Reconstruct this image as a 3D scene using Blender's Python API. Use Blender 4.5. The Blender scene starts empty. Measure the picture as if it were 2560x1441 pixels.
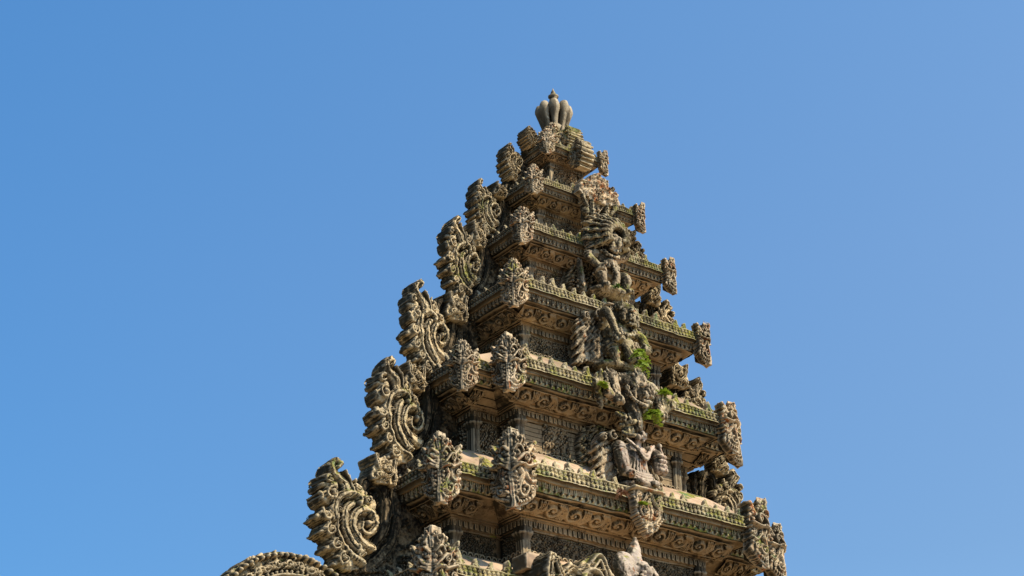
import bpy, math, random
import numpy as np
from mathutils import Vector, Matrix

random.seed(7)
rng = np.random.default_rng(7)
scene = bpy.context.scene
COL = scene.collection

# ------------------------------------------------------------------ utilities
def hash3(i, j, k, seed=0):
    n = (i.astype(np.int64) * 374761393 + j.astype(np.int64) * 668265263 + k.astype(np.int64) * 2147483647 + seed * 974711) & 0xffffffff
    n = ((n ^ (n >> 13)) * 1274126177) & 0xffffffff
    n = (n ^ (n >> 16)) & 0xffffffff
    return n / 4294967295.0 * 2 - 1

def vnoise(P, seed=0):
    P = np.asarray(P, float)
    I = np.floor(P).astype(np.int64); f = P - I; f = f * f * (3 - 2 * f)
    r = 0
    for a in (0, 1):
        for b in (0, 1):
            for c in (0, 1):
                w = (f[:, 0] if a else 1 - f[:, 0]) * (f[:, 1] if b else 1 - f[:, 1]) * (f[:, 2] if c else 1 - f[:, 2])
                r = r + w * hash3(I[:, 0] + a, I[:, 1] + b, I[:, 2] + c, seed)
    return r

def fbm(P, oct=3, seed=0):
    r = 0; a = 1.0; P = np.asarray(P, float)
    for o in range(oct):
        r = r + a * vnoise(P * (2 ** o) + 17.3 * o, seed + o); a *= .5
    return r

class G:
    """collects quads and triangles for ONE mesh"""
    def __init__(s): s.V = []; s.F = []; s.n = 0
    def add(s, V, F):
        V = np.asarray(V, float).reshape(-1, 3); s.V.append(V)
        if isinstance(F, np.ndarray): F = [F]
        for f in F:
            f = np.asarray(f, int)
            if f.size: s.F.append(f + s.n)
        s.n += len(V)
    def box(s, c, h, rot=None):
        c = np.array(c, float); h = np.array(h, float)
        V = np.array([[x, y, z] for x in (-1, 1) for y in (-1, 1) for z in (-1, 1)], float) * h
        if rot is not None: V = V @ np.array(rot).T
        F = np.array([[0, 1, 3, 2], [4, 6, 7, 5], [0, 4, 5, 1], [2, 3, 7, 6], [0, 2, 6, 4], [1, 5, 7, 3]])
        s.add(V + c, F)
    def verts(s): return np.concatenate(s.V)
    def mesh(s, name, mat, smooth=True, erode=0.0, freq=9.0, warp=0.0, seed=0):
        V = s.verts()
        if warp:
            W0 = V.copy()
            for ax in range(3): V[:, ax] += warp * fbm(W0 * 3.2 + seed * 7.7, 2, 51 + ax * 9)
        if erode:
            for ax in range(3): V[:, ax] += erode * fbm(V * freq, 3, 11 + ax * 5)
        me = bpy.data.meshes.new(name)
        nl = sum(f.size for f in s.F); nf = sum(len(f) for f in s.F)
        me.vertices.add(len(V)); me.vertices.foreach_set('co', V.astype(np.float32).ravel())
        me.loops.add(nl); me.loops.foreach_set('vertex_index', np.concatenate([f.ravel() for f in s.F]).astype(np.int32))
        me.polygons.add(nf)
        tot = np.concatenate([np.full(len(f), f.shape[1]) for f in s.F]).astype(np.int32)
        me.polygons.foreach_set('loop_start', np.concatenate([[0], np.cumsum(tot)[:-1]]).astype(np.int32))
        me.polygons.foreach_set('loop_total', tot)
        me.update(calc_edges=True); me.validate()
        me.polygons.foreach_set('use_smooth', np.full(len(me.polygons), smooth))
        me.materials.append(mat)
        return me

def link(name, me, parent=None, loc=(0, 0, 0), rot=(0, 0, 0), scale=(1, 1, 1)):
    o = bpy.data.objects.new(name, me); COL.objects.link(o)
    o.location = loc; o.rotation_euler = rot; o.scale = scale
    if parent is not None: o.parent = parent
    return o

def thing(name, label, cat, loc=(0, 0, 0), group=None):
    o = bpy.data.objects.new(name, None); COL.objects.link(o); o.location = loc
    o['label'] = label; o['category'] = cat
    if group: o['group'] = group
    return o

# ------------------------------------------------------------------ carved reliefs (height maps turned into real geometry)
def p_round(t): return np.sqrt(np.clip(1 - t * t, 0, 1))
def p_rim(t): return np.sqrt(np.clip(1 - t * t, 0, 1)) * (.45 + .55 * np.clip((t - .12) / .38, 0, 1))
def p_rim2(t):
    return np.sqrt(np.clip(1 - t * t, 0, 1)) * (.72 + .28 * np.cos(t * 10.5))

def p_band(t):
    return np.clip((1 - t) / .16, 0, 1) ** .5 * (.80 + .20 * np.sqrt(np.clip(1 - t * t, 0, 1))) * (1 - .34 * np.exp(-((t - .60) / .11) ** 2))

def smooth_line(pts, step):
    pts = np.array(pts, float)
    if len(pts) > 2:
        P = np.vstack([2 * pts[0] - pts[1], pts, 2 * pts[-1] - pts[-2]]); out = []
        for i in range(1, len(P) - 2):
            L = np.linalg.norm(P[i + 1] - P[i]); n = max(2, int(L / step))
            t = np.linspace(0, 1, n, endpoint=False)[:, None]
            a, b, c, d = P[i - 1], P[i], P[i + 1], P[i + 2]
            out.append(.5 * ((2 * b) + (c - a) * t + (2 * a - 5 * b + 4 * c - d) * t ** 2 + (3 * b - a - 3 * c + d) * t ** 3))
        out.append(pts[-1:]); return np.vstack(out)
    n = max(2, int(np.linalg.norm(pts[1] - pts[0]) / step)); t = np.linspace(0, 1, n)[:, None]
    return pts[0] * (1 - t) + pts[1] * t

def spiral(cx, cz, R, turns=1.25, a0=0, d=1, shrink=.25, n=26):
    t = np.linspace(0, 1, n); a = math.radians(a0) + d * turns * 2 * math.pi * t
    r = R * ((1 - t) * (1 - shrink) + shrink)
    return np.stack([cx + r * np.cos(a), cz + r * np.sin(a)], 1)

class Relief:
    def __init__(s, x0, z0, x1, z1, res, base=0.0):
        s.x0, s.z0, s.res = x0, z0, res
        s.nx = int(round((x1 - x0) / res)) + 1; s.nz = int(round((z1 - z0) / res)) + 1
        s.X, s.Z = np.meshgrid(x0 + np.arange(s.nx) * res, z0 + np.arange(s.nz) * res)
        s.H = np.full(s.X.shape, base); s.M = np.full(s.X.shape, -1.0)
    def fill(s): s.M[:] = 1; return s
    def poly(s, pts, h=0.0):
        pts = np.array(pts, float); ins = np.zeros(s.X.shape, bool); D = np.full(s.X.shape, 9.0)
        for i in range(len(pts)):
            a, b = pts[i], pts[(i + 1) % len(pts)]
            c = ((a[1] > s.Z) != (b[1] > s.Z)) & (s.X < (b[0] - a[0]) * (s.Z - a[1]) / (b[1] - a[1] + 1e-12) + a[0]); ins ^= c
            ab = b - a; t = np.clip(((s.X - a[0]) * ab[0] + (s.Z - a[1]) * ab[1]) / (ab @ ab + 1e-12), 0, 1)
            D = np.minimum(D, np.hypot(s.X - a[0] - t * ab[0], s.Z - a[1] - t * ab[1]))
        sd = np.where(ins, D, -D); s.M = np.maximum(s.M, sd)
        s.H = np.where(sd > 0, np.maximum(s.H, h), s.H)
    def stroke(s, pts, r0, r1, h, prof=p_round, mask=True, h1=None, carve=False):
        L = smooth_line(pts, s.res * 1.2); n = len(L); rad = np.linspace(r0, r1, n); hh = np.linspace(h, h if h1 is None else h1, n)
        R = max(r0, r1)
        i0 = max(0, int((L[:, 0].min() - R - s.x0) / s.res)); i1 = min(s.nx, int((L[:, 0].max() + R - s.x0) / s.res) + 2)
        j0 = max(0, int((L[:, 1].min() - R - s.z0) / s.res)); j1 = min(s.nz, int((L[:, 1].max() + R - s.z0) / s.res) + 2)
        if i1 <= i0 or j1 <= j0: return
        X = s.X[j0:j1, i0:i1]; Z = s.Z[j0:j1, i0:i1]
        T = np.full(X.shape, 9.0); HH = np.zeros(X.shape); RR = np.full(X.shape, R)
        for k in range(n):
            t = np.hypot(X - L[k, 0], Z - L[k, 1]) / rad[k]
            m = t < T; T = np.where(m, t, T); HH = np.where(m, hh[k], HH); RR = np.where(m, rad[k], RR)
        v = HH * prof(np.clip(T, 0, 1)); w = T < 1
        H = s.H[j0:j1, i0:i1]
        if carve: H[w] = H[w] - v[w]
        else: H[w] = np.maximum(H[w], v[w])
        if mask:
            M = s.M[j0:j1, i0:i1]; s.M[j0:j1, i0:i1] = np.maximum(M, (1 - T) * RR)
    def ball(s, x, z, r, h, mask=True):
        s.stroke([(x, z), (x + s.res * .5, z)], r, r, h, p_round, mask)
    def curl(s, x, z, R, a0=0, d=1, h=.04, prof=p_band, turns=1.2, mask=True, w=.27):
        """a carved leaf curl: volute with an eye"""
        s.stroke(spiral(x, z, R * (1 - w), turns, a0, d, .28), R * w, R * w * .6, h, prof, mask)
        s.ball(x, z, R * .27, h * 1.15, mask)
    def noise(s, amp, f, seed=1):
        P = np.stack([s.X.ravel() * f, s.Z.ravel() * f, np.full(s.X.size, seed * 3.1)], 1)
        s.H += amp * fbm(P, 3, seed).reshape(s.X.shape)
    def ragged(s, amp, f, seed=1):
        P = np.stack([s.X.ravel() * f, s.Z.ravel() * f, np.full(s.X.size, seed * 5.7)], 1)
        s.M = s.M + amp * fbm(P, 2, seed).reshape(s.X.shape)
    def foliage(s, n, r0, r1, h, seed, inside=.5, prof=p_rim, tries=40, keep=None):
        rr = np.random.default_rng(seed); put = []
        for _ in range(n * tries):
            if len(put) >= n: break
            x = rr.uniform(s.x0, s.x0 + s.nx * s.res); z = rr.uniform(s.z0, s.z0 + s.nz * s.res); r = rr.uniform(r0, r1)
            i = min(s.nx - 1, int((x - s.x0) / s.res)); j = min(s.nz - 1, int((z - s.z0) / s.res))
            if s.M[j, i] < r * inside: continue
            if any((x - a) ** 2 + (z - b) ** 2 < (.8 * (r + c)) ** 2 for a, b, c in put): continue
            put.append((x, z, r)); a0 = rr.uniform(0, 360); d = rr.choice([-1, 1])
            s.curl(x, z, r, a0, d, h * (.7 + .5 * rr.random()), prof, 1.0, False)
            for q in range(2):
                a = math.radians(a0 + 140 + q * 80)
                s.ball(x + r * 1.15 * math.cos(a), z + r * 1.15 * math.sin(a), r * .34, h * .9, False)
        return s
    def mesh(s, g, O=(0, 0, 0), U=(1, 0, 0), W=(0, 0, 1), N=(0, -1, 0), thick=.05, back=True, cone=0.0):
        O, U, W, N = [np.array(a, float) for a in (O, U, W, N)]
        M = s.M; ok = M > 0
        # push the rim out to the zero line of the mask
        gz, gx = np.gradient(M, s.res)
        nb = np.zeros(ok.shape, bool)
        P = np.pad(ok, 1)
        for a, b in ((0, 1), (2, 1), (1, 0), (1, 2), (0, 0), (2, 2), (0, 2), (2, 0)): nb |= ~P[a:a + ok.shape[0], b:b + ok.shape[1]]
        gl = np.hypot(gx, gz) + 1e-6
        push = np.where(ok & nb, np.clip(M, 0, s.res * .75), 0)
        X = s.X - gx / gl * push; Z = s.Z - gz / gl * push
        idx = np.full(ok.shape, -1); n = int(ok.sum()); idx[ok] = np.arange(n)
        H = s.H[ok]; X = X[ok]; Z = Z[ok]
        front = O + X[:, None] * U + Z[:, None] * W + H[:, None] * N
        cell = ok[:-1, :-1] & ok[1:, :-1] & ok[:-1, 1:] & ok[1:, 1:]
        a = idx[:-1, :-1][cell]; b = idx[:-1, 1:][cell]; c = idx[1:, 1:][cell]; d = idx[1:, :-1][cell]
        F = np.stack([a, b, c, d], 1)
        g0 = (F,)
        # sides
        cp = np.pad(cell, 1)
        E = []
        J, I = np.nonzero(cell)
        cs = [(0, 1, (0, 0), (0, 1)), (1, 0, None, None)]
        left = ~cp[J + 1, I]; right = ~cp[J + 1, I + 2]; down = ~cp[J, I + 1]; up = ~cp[J + 2, I + 1]
        E.append(np.stack([idx[J[down], I[down]], idx[J[down], I[down] + 1]], 1))
        E.append(np.stack([idx[J[right], I[right] + 1], idx[J[right] + 1, I[right] + 1]], 1))
        E.append(np.stack([idx[J[up] + 1, I[up] + 1], idx[J[up] + 1, I[up]]], 1))
        E.append(np.stack([idx[J[left] + 1, I[left]], idx[J[left], I[left]]], 1))
        E = np.vstack(E)
        if thick > 0:
            cen = np.array([X.mean(), Z.mean()]) if n else np.zeros(2)
            Xb = X + (cen[0] - X) * cone; Zb = Z + (cen[1] - Z) * cone
            nl = max(1, int(thick / .028)); layers = [front]
            ring = np.unique(E)
            V = [front]; prev = np.arange(n); base = n; Fs = [F]
            rmap = np.full(n, -1); rmap[ring] = np.arange(len(ring))
            Er = E
            for L in range(1, nl + 1):
                t = L / nl
                wob = .011 * vnoise(np.stack([X[ring] * 30, Z[ring] * 30, np.full(len(ring), L * 1.7)], 1), 3) if L < nl else 0
                xx = X[ring] * (1 - t) + Xb[ring] * t + wob; zz = Z[ring] * (1 - t) + Zb[ring] * t + wob
                hh = H[ring] * (1 - t) - thick * t
                V.append(O + xx[:, None] * U + zz[:, None] * W + hh[:, None] * N)
                cur = base + rmap[E]
                Fs.append(np.stack([prev[E[:, 1]] if L == 1 else base - len(ring) + rmap[E[:, 1]], prev[E[:, 0]] if L == 1 else base - len(ring) + rmap[E[:, 0]], cur[:, 0], cur[:, 1]], 1))
                base += len(ring)
            if back:
                V.append(O + Xb[:, None] * U + Zb[:, None] * W - thick * N); Fs.append(F[:, ::-1] + base)
            VV = np.vstack(V)
        else:
            VV = front; Fs = [F]
        det = np.dot(np.cross(U, W), N)
        if det < 0: Fs = [f[:, ::-1] for f in Fs]
        g.add(VV, Fs)

def band(g, R, O, U, N, length, W, s=1.0, period=None):
    """repeat a relief tile along a straight band; the tile is stretched to fit a whole number of times"""
    p = (R.nx - 1) * R.res * s; k = max(1, int(round(length / p))); sx = length / (k * p) * s
    O, U, N, W = [np.array(a, float) for a in (O, U, N, W)]
    nx = (R.nx - 1) * k + 1; ii = np.arange(nx) % (R.nx - 1)
    H = R.H[:, ii] * s; X = np.arange(nx) * R.res * sx; Z = (R.Z[:, 0] - R.z0) * s
    V = O + X[None, :, None] * U + Z[:, None, None] * W + H[:, :, None] * N
    q = np.arange(R.nz * nx).reshape(R.nz, nx)
    F = np.stack([q[:-1, :-1], q[:-1, 1:], q[1:, 1:], q[1:, :-1]], -1).reshape(-1, 4)
    if np.dot(np.cross(U, W), N) < 0: F = F[:, ::-1]
    g.add(V.reshape(-1, 3), F)

# ------------------------------------------------------------------ materials
def mat_stone(name, tan=(.30, .225, .145), grey=(.25, .225, .18), dark=(.034, .024, .016), grime=.45, moss=.0, orange=.0, pale=.0, rough_bump=.42, courses=0, dirt_shade=.95, edge=.7):
    m = bpy.data.materials.new(name); m.use_nodes = True; nt = m.node_tree; N = nt.nodes; L = nt.links
    bs = N['Principled BSDF']; bs.inputs['Roughness'].default_value = .95
    bs.inputs['Specular IOR Level'].default_value = .12
    geo = N.new('ShaderNodeNewGeometry')
    def noise(scale, detail=6, rough=.6, vec=None, off=0):
        n = N.new('ShaderNodeTexNoise'); n.inputs['Scale'].default_value = scale; n.inputs['Detail'].default_value = detail; n.inputs['Roughness'].default_value = rough
        v = vec or geo.outputs['Position']
        if off:
            mp = N.new('ShaderNodeVectorMath'); mp.operation = 'ADD'; L.new(v, mp.inputs[0]); mp.inputs[1].default_value = (off, off * 1.7, -off); v = mp.outputs[0]
        L.new(v, n.inputs['Vector']); return n.outputs['Fac']
    def ramp(fac, a, b, c0=0, c1=1):
        r = N.new('ShaderNodeMapRange'); r.inputs['From Min'].default_value = a; r.inputs['From Max'].default_value = b
        r.inputs['To Min'].default_value = c0; r.inputs['To Max'].default_value = c1; r.interpolation_type = 'SMOOTHSTEP'
        L.new(fac, r.inputs['Value']); return r.outputs['Result']
    def mix(fac, a, b, mode='MIX'):
        x = N.new('ShaderNodeMix'); x.data_type = 'RGBA'; x.blend_type = mode
        for sock, v in ((x.inputs[0], fac), (x.inputs[6], a), (x.inputs[7], b)):
            if isinstance(v, (int, float)): sock.default_value = v
            elif isinstance(v, tuple): sock.default_value = (*v, 1)
            else: L.new(v, sock)
        return x.outputs[2]
    def math_(op, a, b):
        x = N.new('ShaderNodeMath'); x.operation = op
        for sock, v in ((x.inputs[0], a), (x.inputs[1], b)):
            if isinstance(v, (int, float)): sock.default_value = v
            else: L.new(v, sock)
        return x.outputs[0]
    col = mix(ramp(noise(3.0), .38, .62), tan, grey)
    col = mix(ramp(noise(17, 5, .7, None, 3), .35, .7), col, mix(.6, col, (.50, .37, .22)))
    big = ramp(noise(1.6, 4, .6, None, 90), .36, .64, .66, 1.22)
    cb = N.new('ShaderNodeCombineColor'); L.new(big, cb.inputs[0]); L.new(big, cb.inputs[1]); L.new(big, cb.inputs[2])
    col = mix(1.0, col, cb.outputs[0], 'MULTIPLY')
    if pale: col = mix(ramp(noise(34, 3, .6, None, 8), .60 - .1 * pale, .68), col, (.66, .57, .42))
    if orange: col = mix(ramp(noise(10, 5, .65, None, 21), .66 - .12 * orange, .72 - .1 * orange), col, (.42, .16, .06))
    sep = N.new('ShaderNodeSeparateXYZ'); L.new(geo.outputs['Normal'], sep.inputs[0]); up = sep.outputs['Z']
    if moss:
        mk = math_('ADD', math_('ADD', noise(4.5, 6, .7, None, 40), math_('MULTIPLY', up, .10)), math_('MULTIPLY', math_('SUBTRACT', noise(1.7, 3, .6, None, 140), .5), .55))
        mk = ramp(mk, .66 - .26 * moss, .74 - .22 * moss)
        gcol = mix(ramp(noise(22, 4, .6, None, 50), .35, .65), (.105, .112, .022), (.40, .36, .07))
        gcol = mix(ramp(noise(7, 4, .6, None, 60), .5, .66), gcol, (.13, .19, .085))
        col = mix(mk, col, gcol)
    # soot and black algae running down; left-facing sides also darkened as painted shade
    mp = N.new('ShaderNodeMapping'); mp.inputs['Scale'].default_value = (1, 1, .3); L.new(geo.outputs['Position'], mp.inputs[0])
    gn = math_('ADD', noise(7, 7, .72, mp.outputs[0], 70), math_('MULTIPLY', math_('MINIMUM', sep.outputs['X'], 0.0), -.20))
    g1 = ramp(gn, .60 - .2 * grime, .70 - .1 * grime)
    left_shade = ramp(math_('ADD', math_('MULTIPLY', sep.outputs['X'], -1.0), math_('MULTIPLY', math_('SUBTRACT', noise(5, 4, .6, None, 120), .5), 1.6)), .25, .85, 0, .78)
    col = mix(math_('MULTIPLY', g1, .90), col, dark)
    col = mix(left_shade, col, (.030, .030, .020))
    if courses:
        w = N.new('ShaderNodeSeparateXYZ'); L.new(geo.outputs['Position'], w.inputs[0])
        fr = math_('FRACT', math_('MULTIPLY', math_('ADD', w.outputs['Z'], math_('MULTIPLY', noise(2.5), .02)), courses), 0)
        col = mix(ramp(fr, .80, .92), col, (.02, .016, .012))
    # deep cuts have shade painted in, along with dirt, edges are worn pale
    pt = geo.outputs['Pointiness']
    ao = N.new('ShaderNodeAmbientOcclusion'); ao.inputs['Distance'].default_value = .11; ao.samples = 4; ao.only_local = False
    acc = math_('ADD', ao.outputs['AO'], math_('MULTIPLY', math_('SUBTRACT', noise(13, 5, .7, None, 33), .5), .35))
    col = mix(ramp(acc, .14, .50, dirt_shade, 0), col, (.012, .009, .006))
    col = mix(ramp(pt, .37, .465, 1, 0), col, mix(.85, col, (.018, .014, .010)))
    col = mix(ramp(pt, .505, .58, 0, edge), col, mix(.6, col, (.70, .57, .39)))
    L.new(col, bs.inputs['Base Color'])
    b = N.new('ShaderNodeBump'); b.inputs['Distance'].default_value = .012; b.inputs['Strength'].default_value = rough_bump
    hs = math_('ADD', noise(55, 6, .7), math_('MULTIPLY', noise(16, 4, .6, None, 9), 1.4)); L.new(hs, b.inputs['Height']); L.new(b.outputs[0], bs.inputs['Normal'])
    return m

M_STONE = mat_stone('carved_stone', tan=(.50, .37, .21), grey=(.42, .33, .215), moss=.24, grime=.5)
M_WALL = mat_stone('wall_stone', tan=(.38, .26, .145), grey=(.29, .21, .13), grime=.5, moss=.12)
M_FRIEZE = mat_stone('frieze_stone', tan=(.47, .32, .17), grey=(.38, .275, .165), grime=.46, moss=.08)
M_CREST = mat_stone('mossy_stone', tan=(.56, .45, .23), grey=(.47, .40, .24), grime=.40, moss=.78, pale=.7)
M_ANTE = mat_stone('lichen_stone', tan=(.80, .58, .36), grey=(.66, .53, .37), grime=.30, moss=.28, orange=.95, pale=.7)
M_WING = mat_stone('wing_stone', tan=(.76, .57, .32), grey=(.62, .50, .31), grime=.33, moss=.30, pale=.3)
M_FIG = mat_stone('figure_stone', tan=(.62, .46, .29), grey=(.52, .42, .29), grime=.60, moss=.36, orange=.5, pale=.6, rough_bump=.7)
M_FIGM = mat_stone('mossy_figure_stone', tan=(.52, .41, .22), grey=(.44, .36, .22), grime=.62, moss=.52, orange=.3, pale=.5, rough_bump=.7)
M_COPE = mat_stone('plaster_coping', tan=(.62, .42, .285), grey=(.50, .36, .25), dark=(.20, .15, .10), grime=.33, moss=.08, rough_bump=.3, dirt_shade=.45)
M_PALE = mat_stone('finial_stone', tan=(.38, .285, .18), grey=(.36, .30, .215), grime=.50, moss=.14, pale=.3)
M_SHADE_WALL = mat_stone('painted_shade_wall_stone', tan=(.12, .09, .055), grey=(.08, .065, .045), grime=.75, edge=.3)  # wall colour darkened to paint in the shade below the cornice
M_PIER = mat_stone('shade_dark_pier_stone', tan=(.26, .19, .12), grey=(.20, .165, .12), grime=.62, moss=.1)  # pier colour darkened as painted shade, plus grime stains
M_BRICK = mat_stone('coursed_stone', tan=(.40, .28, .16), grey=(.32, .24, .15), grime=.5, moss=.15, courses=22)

# ------------------------------------------------------------------ relief tiles
# vine scroll for the friezes, period 0.42 m, height 0.16 m
def vine_tile(p=.46, h=.205, res=.006):
    R = Relief(0, 0, p, h, res).fill()
    for off in (-p, 0, p):
        for k, sg in ((0, 1), (1, -1)):
            cx = off + p * (.25 + .5 * k); cz = h * .50; a0 = 200 if sg > 0 else 20
            R.stroke(spiral(cx, cz, h * .36, 1.15, a0, sg, .30), .024, .015, .034, p_band)
            R.ball(cx, cz, .020, .040)
            # fan of three fingers leaving the scroll
            for q in range(4):
                x = cx + p * (.15 + .045 * q); z0, z1 = (h * .14, h * .86) if sg > 0 else (h * .86, h * .14)
                R.stroke([(x - .03, z0), (x + .022, h * .5), (x + .004, z1)], .017, .009, .030, p_band)
    R.stroke([(-p, .006), (2 * p, .006)], .012, .012, .022); R.stroke([(-p, h - .006), (2 * p, h - .006)], .012, .012, .022)
    R.noise(.003, 26)
    return R
T_VINE = vine_tile()

def bead_tile():
    R = Relief(0, 0, .10, .12, .005).fill()
    for off in (-.1, 0, .1):
        for k in (0, 1):
            x = off + .025 + .05 * k
            R.ball(x, .032, .021, .028); R.curl(x, .078, .024, 90, 1, .024, p_rim, 1.0, True, .33)
    R.stroke([(-.1, .055), (.2, .055)], .006, .006, .012); R.stroke([(-.1, .108), (.2, .108)], .010, .010, .02); R.stroke([(-.1, .004), (.2, .004)], .012, .012, .034)
    R.noise(.004, 34, 4)
    return R
T_BEAD = bead_tile()

def drip_tile():
    R = Relief(0, 0, .07, .09, .005).fill()
    for off in (-.07, 0, .07):
        R.stroke([(off + .035, .09), (off + .035, .035)], .026, .012, .034, p_rim); R.ball(off + .035, .022, .014, .028)
        R.ball(off, .07, .012, .018)
    R.noise(.003, 30, 6)
    return R
T_DRIP = drip_tile()

def dentil_tile():
    R = Relief(0, 0, .06, .06, .005).fill()
    for off in (-.06, 0, .06):
        R.stroke([(off + .03, .055), (off + .03, .012)], .02, .017, .022, p_rim)
    R.noise(.003, 30, 8)
    return R
T_DENT = dentil_tile()

def ring_tile():
    R = Relief(0, 0, .065, .055, .005).fill()
    for off in (-.065, 0, .065):
        R.stroke(spiral(off + .032, .012, .024, .5, 0, 1, 1.0), .009, .009, .03, p_round); R.ball(off + .032, .012, .010, .02)
    return R
T_RING = ring_tile()

def wall_tile(seed=3):
    R = Relief(0, 0, .6, .42, .009).fill()
    R.foliage(20, .045, .080, .06, seed, -9); R.noise(.005, 20, seed)
    for e in (R.X, .6 - R.X): R.H *= np.clip(e / .03, 0, 1)
    return R
T_WALL = wall_tile()

# crest leaf: a small three-lobed upright leaf with curls
def crest_leaf():
    R = Relief(-.06, -.01, .06, .125, .0055)
    R.stroke([(0, .0), (0, .04), (.0, .078)], .040, .030, .036, p_round); R.stroke([(0, .07), (.002, .100)], .024, .014, .03, p_round)
    R.curl(-.026, .028, .027, 200, -1, .032, p_round); R.curl(.028, .026, .027, -20, 1, .032, p_round)
    R.ball(.0, .062, .017, .042); R.ball(-.018, .058, .014, .03); R.ball(.022, .055, .014, .03); R.ball(0, .03, .016, .04)
    R.ragged(.003, 60, 2); R.noise(.004, 40, 3)
    g = G(); R.mesh(g, thick=.03, back=True, cone=.3); return g
CREST = [crest_leaf()]
LEAVES = []
for q_ in range(4):
    g = G(); g.add(CREST[0].verts(), [f.copy() for f in CREST[0].F]); LEAVES.append(g.mesh('crest_leaf', M_CREST, True, .006, 22, .012, q_ * 3))

# ------------------------------------------------------------------ corner antefix (one plate on each side of the arris)
def A(x, y):
    dx = x - 430; return (dx / 5.767 / 213. * .86, -(y - 709 - .255 * dx) / 5.767 / 249.6)
def antefix_plate(seed=1):
    R = Relief(-.0, -.40, .36, .42, .0055)
    R.poly([A(*p) for p in [(430, 150), (442, 158), (462, 235), (484, 285), (510, 330), (545, 300), (585, 290), (625, 340), (645, 420), (690, 450), (760, 480), (800, 455), (872, 400), (872, 500), (850, 560), (860, 690), (850, 760), (862, 860), (840, 960), (872, 1060), (865, 1160), (770, 1205), (700, 1245), (600, 1275), (520, 1285), (430, 1285)]], .004)
    st = lambda pts, r0, r1, h, pr=p_band, **k: R.stroke([A(*p) for p in pts], r0, r1, h, pr, **k)
    bl = lambda x, y, r, h=.05: R.ball(*A(x, y), r, h)
    # crown of flames
    st([(585, 310), (590, 360), (550, 410), (500, 440)], .024, .018, .055); bl(585, 322, .020, .075); R.curl(*A(474, 250), .034, 200, 1, .06)
    st([(862, 430), (800, 490), (750, 530), (730, 580)], .024, .020, .05); bl(850, 450, .014, .07)
    st([(470, 250), (490, 330), (480, 400)], .018, .015, .05, p_round)
    for p in [(510, 365), (640, 345), (668, 420), (700, 470), (620, 430)]: bl(*p, .021, .072)
    for p in [(800, 560), (795, 650), (848, 510), (855, 610)]: bl(*p, .022, .06)
    # eye, brow and upper jaw
    st([(450, 470), (500, 425), (570, 430), (620, 500)], .017, .015, .085, p_round)
    R.ball(*A(520, 525), .052, .070); R.stroke(spiral(*A(520, 525), .034, 1, 0, 1, 1.), .008, .008, .03, p_round, False, carve=True); R.ball(*A(520, 525), .020, .095)
    R.ball(*A(462, 545), .022, .075); R.ball(*A(455, 612), .030, .075)
    st([(450, 655), (510, 630), (570, 590), (630, 550), (690, 560), (715, 620), (680, 665)], .020, .022, .105, p_round)
    R.curl(*A(668, 615), .036, 90, 1, .09)
    # lip / belt
    st([(430, 705), (520, 692), (600, 704), (660, 742), (760, 745), (850, 735)], .026, .020, .115, p_round)
    for q in range(3): bl(500 + q * 50, 686 + q * 8, .016, .13)
    # hanging scroll leaf
    st([(550, 770), (585, 850), (540, 940), (515, 1030), (540, 1110), (610, 1140), (665, 1095), (655, 1030), (600, 1015)], .028, .016, .075)
    R.ball(*A(590, 1075), .022, .08)
    st([(640, 780), (670, 890), (740, 970), (830, 985)], .024, .018, .065)
    R.curl(*A(750, 1085), .050, 150, -1, .06); R.curl(*A(800, 870), .042, 60, 1, .055)
    for q in range(6): bl(478 - 4 * (q % 2), 790 + q * 74, .019, .045)
    for q in range(6): bl(500 + q * 52, 1205 + 6 * q - q * q * 3, .022, .055)
    for q in range(4): bl(845, 790 + q * 90, .018, .05)
    R.foliage(9, .016, .022, .03, seed, .6)
    R.ragged(.006, 45, seed); R.noise(.006, 26, seed)
    R.H = .74 * R.H * (.45 + .55 * np.clip((R.X) / .045, 0, 1)) + .016
    return R
def antefix_mesh(seed, name, mat):
    R = antefix_plate(seed); g = G()
    R.mesh(g, (0, 0, 0), (1, 0, 0), (0, 0, 1), (0, -1, 0), .12)
    R.H += .001
    R.mesh(g, (0, 0, 0), (0, 1, 0), (0, 0, 1), (-1, 0, 0), .12)
    return g.mesh(name, mat, True, .006, 12, .024, seed)
ANTE = [antefix_mesh(s_, 'corner_antefix', M_ANTE) for s_ in (1, 2, 5, 7, 9, 12, 14)]

# hanging leaf (centre of the cornices)
def drop_leaf():
    R = Relief(-.2, -.42, .2, .10, .006)
    R.poly([(-.17, .07), (.17, .07), (.165, -.10), (.15, -.20), (.09, -.27), (.06, -.33), (.0, -.39), (-.06, -.33), (-.10, -.26), (-.15, -.20), (-.165, -.1)], .01)
    for s in (-1, 1):
        R.stroke([(s * .02, .03), (s * .06, -.05), (s * .115, -.11), (s * .10, -.19), (s * .04, -.20), (s * .03, -.14), (s * .07, -.13)], .018, .010, .055, p_rim)
        R.stroke([(s * .13, .05), (s * .14, -.04), (s * .15, -.12)], .02, .014, .05, p_rim)
        R.stroke([(0, -.02), (s * .02, -.12), (s * .015, -.22)], .014, .01, .06, p_rim)
        R.curl(s * .07, -.16, .035, 0, s, .06)
        R.curl(s * .06, -.27, .028, 90, -s, .05); R.curl(s * .12, .0, .03, 90, s, .05)
        for q in range(6): R.ball(s * (.155 - .02 * q), -.20 - .026 * q, .013, .045)
    R.ball(0, -.30, .022, .055); R.ball(0, -.36, .016, .05); R.ball(0, .03, .022, .06)
    R.stroke([(-.18, .07), (.18, .07)], .02, .02, .07, p_round)
    R.foliage(20, .014, .022, .03, 5, .5); R.ragged(.005, 50, 2); R.noise(.006, 28, 2)
    g = G(); R.mesh(g, thick=.07); return g
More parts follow.
